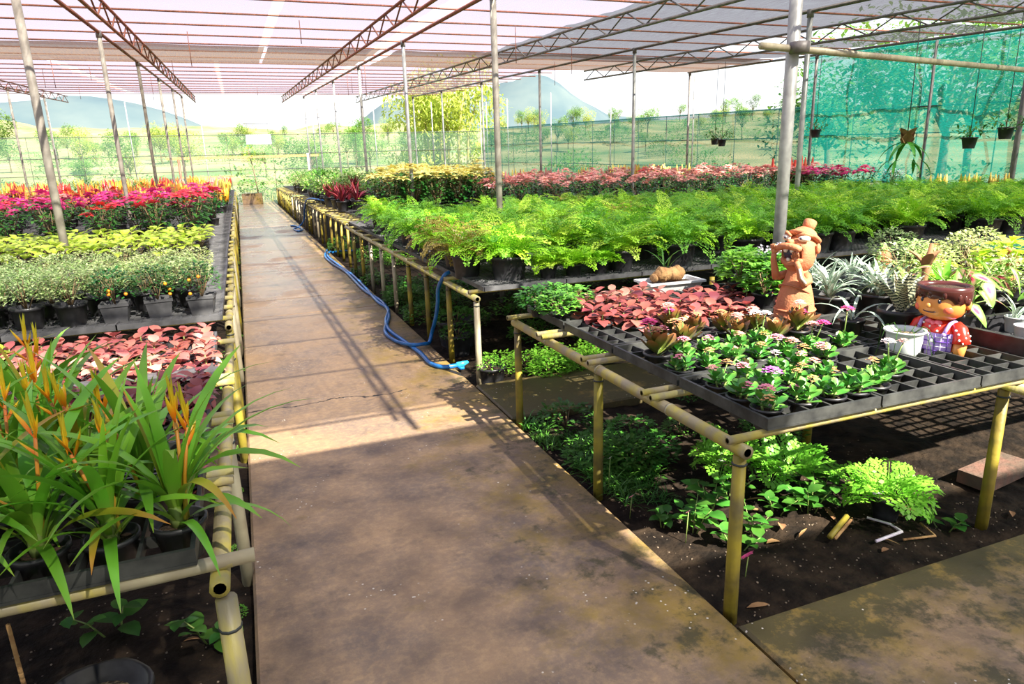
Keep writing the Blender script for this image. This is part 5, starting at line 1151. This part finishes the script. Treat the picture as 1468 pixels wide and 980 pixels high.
for k in range(900):
    x, y = (U(1.6, 3.4), U(1.80, 2.9)) if k % 3 else (U(-1.0, -.18), U(1.3, 3.0)); r_ = U(.002, .006); stones.ball((x, y, soilz(x, y)+r_*.4), (r_, r_*U(.7, 1.2), r_*.6), 5, 3)
tag(stones.build('soil_crumbs', mat('pale_crumbs', (.06, .04, .028), (.26, .20, .14), 40, .9), None, False), 'scattered crumbs and grit on the dark soil', 'grit', kind='stuff')
# big black pot at the lower left, with sticks
t = thing('large_black_pot', 'large black pot of gritty soil under the left bench edge', 'pot', (-.60, 2.07, -.07))
MB().lathe([(.11, 0), (.115, .005), (.150, .20), (.158, .205), (.165, .215), (.165, .24), (.150, .24), (.140, .20)], 28, wob=lambda k, i: 1+.02*math.sin(k*1.57) if 3 <= i <= 5 else 1).build('pot_wall', M['black_plastic'], t)
MB().lathe([(.138, .18), (.14, .195), (.05, .21), (.002, .212)], 24).build('soil', M['gritty'], t)
for a, b, lb in (((-.84, 2.30, .0), (-.74, 2.02, .50), 'thin dry cane leaning up past the large black pot'), ((-.82, 2.02, .0), (-.76, 2.10, .20), 'short dry cane beside the large black pot')):
    t = thing('dry_cane', lb, 'stick', a); MB().tube([(0, 0, -.06), Vector(b)-Vector(a)], [.008, .006], 6).build('cane', M['root'], t)
for x, y, pk, lb, s_ in ((1.70, 4.93, 'big', 'black pot of pale green weeds beside the fern bench leg', .75), (1.80, 6.2, 'big', 'empty black tub in the shade under the fern bench', 1.3), (1.72, 5.9, 'bigplain', 'dark pot with leaves under the fern bench', 1.0)):
    t = thing('black_pot', lb, 'pot', (x, y, -.05), 0, None, s_); put_pot(t, pk); tag(ob('foliage', WB[2] if 'pale' in lb else WB[0], t, (0, 0, .15), (0, 0, 0), .8), kind='stuff')

# ------------------------------------------------------------------ farther flower rows
BRm = [leafmesh('leaf', M['maroon'], L, .032, a0, a1, 6, 'strap', .4) for (L, a0, a1) in ((.34, 80, 30), (.36, 65, 0), (.30, 85, 70))]
for x, y in ((1.98, 14.9), (2.30, 15.0), (2.0, 16.0), (2.4, 16.1), (2.2, 15.5), (1.95, 17.0)): rosette('red_bromeliad', x, y, BRm, 20, 'maroon strap leaved bromeliad on the right bench', 'maroon bromeliads', 'tall', 1.35, h=.13)
rosette('red_bromeliad', 2.55, 16.9, BRm, 16, 'tall maroon bromeliad standing above the others', None, 'tall', 1.5, z=TZ+.1, h=.13)
FB_ = [bush_mesh(s_, 130, .26, .22, .10, M[c_], .2, 'lance', .3, 4) for s_, c_ in ((81, 'brightgreen'), (82, 'varieg_pale'), (83, 'midgreen'))]
for k in range(74):
    x, y = U(1.95, 4.4), 16.8+17.5*(k/74); bush('leafy_pot_plant', x, y, FB_[k % 3], 'leafy green pot plant on the far right benches', 'leafy plants on the far right benches', False, U(1.1, 1.6), 'plant', pot='poin')
for k in range(34):
    x, y = U(1.95, 3.3), 17.2+7.5*k/34; bush('leafy_pot_plant', x, y, FB_[k % 2], 'bright leafy pot plant between the bromeliads and the far hose', 'leafy plants past the bromeliads', False, U(1.2, 1.5), 'plant', pot='poin')
def plume_mesh(seed, m_, n=9):
    rr = random.Random(seed); m = MB()
    for k in range(n):
        a = k*2.4; r_ = .16*math.sqrt(k/n); h = rr.uniform(.22, .36); m.tube([(r_*math.cos(a), r_*math.sin(a), .1), (r_*1.1*math.cos(a), r_*1.1*math.sin(a), h*.8), (r_*1.15*math.cos(a), r_*1.15*math.sin(a), h+.10)], [.020, .034, .006], 6, True, 0)
    for k in range(60): a = rr.uniform(0, 6.28); r_ = rr.uniform(.02, .2); m.leaf((r_*math.cos(a), r_*math.sin(a), rr.uniform(.02, .22)), a, 40, -40, .09, .035, 2, 'lance', .2, 1)
    return m.mesh('plumes', [m_, M['midgreen']])
PM = {c: plume_mesh(90+i, M[c]) for i, c in enumerate(('orange', 'gold', 'red', 'coral'))}
def plume(x, y, c, label, group, sc=1.0):
    t = thing('plume_flower', label, 'plant', (x, y, TZ), U(0, 6), group, sc); put_pot(t, 'poin', soil=False); tag(ob('plumes', PM[c], t, (0, 0, .12)), kind='stuff')
for k in range(70):
    y = 15.2+k*.075; x = U(-6.5, -.45) if k % 2 else U(-2.4, -.4)
    plume(x, y, rnd.choice(('orange', 'orange', 'gold')), 'orange or gold plume flower behind the magenta poinsettias', 'orange plumes on the left bench', U(.95, 1.2))
for k in range(80):
    y = 20.5+k*.16; x = U(-9, -.4); c = rnd.choice(('coral', 'orange', 'gold', 'red'))
    plume(x, y, c, {'coral': 'coral pink flower on the far left bench', 'orange': 'far orange flower on the left bench', 'gold': 'far golden flower on the left bench', 'red': 'far red flower on the left bench'}[c], 'far left flower bench', U(1.0, 1.3))
bench('wide far bench under mixed flowers', -9.5, -6.1, 11, 33, (12, 15, 18, 21, 24, 27, 30, 32), [(-9.4, 11), (-9.4, 24), (-9.4, 32)], (-9.4, -6.15), out=0); 
for j in range(8): grate(-9.4, 11+2.7*j, 3.2, 2.68, .2)
for k in range(26): bush('leafy_pot_plant', U(-9.5, -2), U(28, 33), FB_[k % 3], 'leafy pot plant closing the far left benches', 'leafy plants at the far left', False, U(.9, 1.3), 'plant', pot='poin')
for k in range(46):
    x = U(6, 11.8); y = U(16.6, 18) if x > 9 else U(16.8, 20); c = rnd.choice(('gold', 'coral', 'gold'))
    plume(x, y, c, 'gold or coral flower behind the pink poinsettias', 'flowers behind the pink poinsettias', U(1.05, 1.3))
for k in range(14): bush('leafy_pot_plant', U(4.8, 11.5), U(17, 19.5), FB_[k % 2], 'leafy plant behind the pink poinsettias', 'leafy plants behind the poinsettias', False, U(.9, 1.2), 'plant', pot='poin')
bench('bench behind the pink poinsettias', 4.8, 12.0, 18.2, 20.4, (18.4, 19.4, 20.3), [(4.9, 18.3), (11.9, 18.3), (8.4, 18.3)], (4.9, 11.9), out=0); grate(4.9, 18.25, 7.0, 2.1, .16)
# magenta group near the fence corner
for i, (x, y) in enumerate(((10.2, 10.3), (10.55, 10.1), (10.9, 10.4), (11.25, 10.1), (10.4, 10.8), (11.0, 10.9))): poinsettia(x, y, [M['magenta']], 'near the teal fence and the red plumes', 'near the fence', .95)
for x, y in ((10.3, 11.3), (10.6, 11.4), (10.95, 11.5)): plume(x, y, 'red', 'tall red plume standing behind the magenta poinsettias', 'red plumes near the fence', 1.5)
t = bush('lilac_bush', 11.5, 9.7, OB[0], 'dark leaved plant with pale lilac flowers near the fence', None, False, 1.5); tag(ob('blossom', LI, t, (0, 0, .12)), kind='stuff')
bench('bench beside the teal fence', 10.38, 12.1, 4.9, 11.9, (5, 6, 7, 8, 9, 10, 11), [(10.45, 5), (12.0, 5), (10.45, 11.8), (12.0, 11.8)], (10.45, 12.0), out=0); grate(10.42, 4.95, 1.62, 6.9, .12)
for k in range(26): fern(U(9.6, 11.9), U(5.1, 9.3), 'feathery fern on the bench beside the teal fence', 'ferns beside the teal fence', 'bigplain', None, U(.9, 1.0))
for x, y in ((11.3, 8.6), (11.65, 8.3), (11.9, 8.0)): plume(x, y, 'gold', 'small yellow plume in front of the teal fence', 'yellow plumes near the fence', .9)
# hanging plants
SH = MB(); [SH.leaf((0, 0, .0), k*1.05, -10-10*(k % 2), -75, .34, .05, 6, 'strap', .3) for k in range(9)]; [SH.leaf((.13*math.cos(k*1.05), .13*math.sin(k*1.05), -.18), k*1.05+.6, -30, -80, .22, .035, 4, 'lance', .3) for k in range(9)]; SH = SH.mesh('antler_fronds', M['midgreen'])
def hanging(name, x, y, z, label, kind):
    t = thing(name, label, 'hanging plant', (x, y, z), 0, None, 1.5 if kind == 'stag' else 1.15); top = z+(rz_(y)-z)/(1.5 if kind == 'stag' else 1.15)
    MB().tube([(0, 0, .02), (0, 0, top-z)], .005, 5).build('hanging_wire', M['wire'], t)
    if kind == 'stag':
        m = MB(); [m.leaf((0, 0, -.02), k*1.57, 70, 35, .20, .19, 5, 'heart', .3) for k in range(4)]; m.build('shield_fronds', M['dryleaf'], t); ob('antler_fronds', SH, t)
    else:
        p = ob('pot', POT['med'][0], t, (0, 0, -.13), sc=1.1); ob('soil', POT['med'][1], p)
        tag(ob('foliage', bush_mesh(rnd.randint(1, 99999), 70, .2, .13, .12, M['weed'], .05, 'lance', .25, 4), t), kind='stuff')
hanging('staghorn_fern', 10.0, 8.25, 1.78, 'staghorn fern with brown shield fronds hanging before the teal net', 'stag')
hanging('hanging_pot', 10.2, 7.36, 1.80, 'small dark pot hanging beside the staghorn fern', 'pot'); hanging('hanging_pot', 10.4, 6.98, 1.92, 'leafy hanging pot next to the slanting dark post', 'pot')
hanging('hanging_pot', 11.6, 15.2, 2.05, 'small black pot hanging on the far fence', 'pot'); hanging('hanging_pot', 11.2, 14.4, 2.0, 'tiny hanging pot with a trailing plant by the corner pole', 'pot'); hanging('hanging_pot', 11.4, 11.6, 2.1, 'leafy pot hanging behind the galvanised pole', 'pot')

# ------------------------------------------------------------------ trees and scrub outside
def tree_mesh(seed, n, rx, rz, zc, leaf, hang=0, blobs=7):
    rr = random.Random(seed); m = MB(); B_ = [(Vector((rr.uniform(-1, 1)*rx*.6, rr.uniform(-1, 1)*rx*.6, zc+rr.uniform(-.7, .8)*rz)), rr.uniform(.35, .6)*rx) for _ in range(blobs)]
    for k in range(n):
        c, r_ = B_[k % blobs]; d = Vector((rr.gauss(0, 1), rr.gauss(0, 1), rr.gauss(0, .8))).normalized()*r_*rr.uniform(.6, 1)
        l_ = leaf*rr.uniform(.6, 1.4); m.leaf(c+d, rr.uniform(0, 6.28), rr.uniform(-40, 40)-hang, rr.uniform(-70, 0)-hang*.3, l_, l_*.45, 2, 'lance', .1)
    return m.mesh('crown', M['treeleaf'])
TR = [tree_mesh(101, 2600, 2.4, 1.9, 4.2, .26), tree_mesh(102, 2600, 2.2, 2.4, 4.6, .24), tree_mesh(103, 2200, 2.8, 1.5, 3.6, .28)]
BAM = tree_mesh(104, 11000, 2.5, 2.6, 3.2, .20, 35, 16)
def tree(name, x, y, z, me, label, group=None, sc=1.0, mat_=None, bark='bark_dark', th=4.2, tr=.14):
    t = thing(name, label, 'tree', (x, y, z), U(0, 6.28), group, sc)
    MB().tube([(0, 0, -.3), (.06, .05, th*.4), (-.05, .1, th*.75), (.1, 0, th)], [tr, tr*.8, tr*.6, tr*.3], 8).build('trunk', M[bark], t)
    for k in range(4): a = k*1.6; MB().tube([(0, .05, th*.55), (.5*math.cos(a), .5*math.sin(a), th*.75), (1.2*math.cos(a), 1.2*math.sin(a), th*.98)], [tr*.45, tr*.3, tr*.1], 6).build('branch', M[bark], t)
    ob('crown', me, t, mat=mat_); return t
t = thing('bamboo_clump', 'tall yellow green bamboo clump outside the far corner', 'tree', (12.6, 44, -.3), 0, None, 1.5)
for k in range(14): a = k*2.4; r_ = .9*math.sqrt(k/14); MB().tube([(r_*math.cos(a), r_*math.sin(a), 0), (r_*1.2*math.cos(a), r_*1.2*math.sin(a), 2.5), (r_*2*math.cos(a), r_*2*math.sin(a), 4.6)], [.05, .045, .02], 6).build('culm', M['bamboo'], t)
ob('crown', BAM, t, (0, 0, -.6), mat=M['treeleaf2'])
for i, (x, y, s_) in enumerate(((17.2, 8.6, 1.0), (16.8, 4.4, .9), (17.0, 13.0, .95), (17.4, 17.2, .8), (21.5, 6.2, 1.1), (21.8, 11.0, 1.15), (22, 15.8, 1.0), (26.6, 8.6, 1.2), (27, 13.6, 1.2), (28, 24, 1.2), (32, 11, 1.3))):
    tree('shade_tree', x, y, -.2, TR[i % 3], 'pale barked tree just behind the teal net' if i == 0 else 'leafy tree in the grove behind the teal net', None if i == 0 else 'trees behind the teal net', s_, None, 'bark' if i == 0 else 'bark_dark', tr=.2 if i == 0 else .14)
rt_ = random.Random(5)
for k in range(190):
    x = rt_.uniform(-70, 130); y = rt_.uniform(44, 160); tree('far_tree', x, y, landz(x, y), TR[k % 3], 'small tree on the rough land beyond the net fences', 'trees on the land outside', rt_.uniform(.4, .85), M['treeleaf2'] if k % 3 == 0 else None)
SB = bush_mesh(110, 420, 1.6, 1.0, .24, M['treeleaf'], .6, 'lance', .4, 4)
for k in range(150):
    x = rt_.uniform(-60, 100); y = rt_.uniform(39, 110); t = thing('scrub_bush', 'low scrub bush on the rough land outside', 'bush', (x, y, landz(x, y)), rt_.uniform(0, 6), 'scrub on the land outside', rt_.uniform(.6, 1.6)); tag(ob('foliage', SB, t), kind='stuff')
for k in range(30):
    x = rt_.uniform(13.9, 24); y = rt_.uniform(4, 34); t = thing('scrub_bush', 'scrub bush just behind the side fence', 'bush', (x, y, -.2), 0, 'scrub behind the side fence', rt_.uniform(.5, 1.1)); tag(ob('foliage', SB, t), kind='stuff')
dg = MB()
for k in range(3800):
    x = rt_.uniform(12.7, 18); y = rt_.uniform(2, 22); L_ = rt_.uniform(.3, .95); dg.leaf((x, y, -.2), rt_.uniform(0, 6.28), rt_.uniform(60, 88), rt_.uniform(-30, 50), L_, .025, 3, 'grass', .1)
tag(dg.build('dry_grass', M['drygrass']), 'dry straw coloured grass behind the teal net', 'grass', kind='stuff')
dg = MB()
for k in range(2600):
    x = rt_.uniform(-14, 16); y = rt_.uniform(36.6, 44); L_ = rt_.uniform(.4, 1.1); dg.leaf((x, y, -.15), rt_.uniform(0, 6.28), rt_.uniform(60, 88), rt_.uniform(-30, 50), L_, .035, 3, 'grass', .1)
tag(dg.build('tall_grass', mat('green_straw_grass', (.26, .36, .09), (.45, .42, .18), 2, .8, trans=.2)), 'tall pale grass beyond the far net', 'grass', kind='stuff')
t = thing('path_end_shrub', 'dark shrub in a square concrete planter where the path ends', 'shrub', (-.1+.6, 35.0, .0)); MB().box((0, 0, .25), (.9, .7, .5)).build('planter_box', M['slab'], t, False); tag(ob('foliage', bush_mesh(120, 200, .6, .4, .14, M['midgreen'], .75), t), kind='stuff'); MB().tube([(.3, 0, .4), (.2, 0, 1.6), (.05, 0, 2.6)], [.03, .025, .01], 6).build('thin_trunk', M['bark_dark'], t); ob('top_leaves', bush_mesh(121, 80, .25, .5, .14, M['lime'], 0), t, (.1, 0, 2.2))
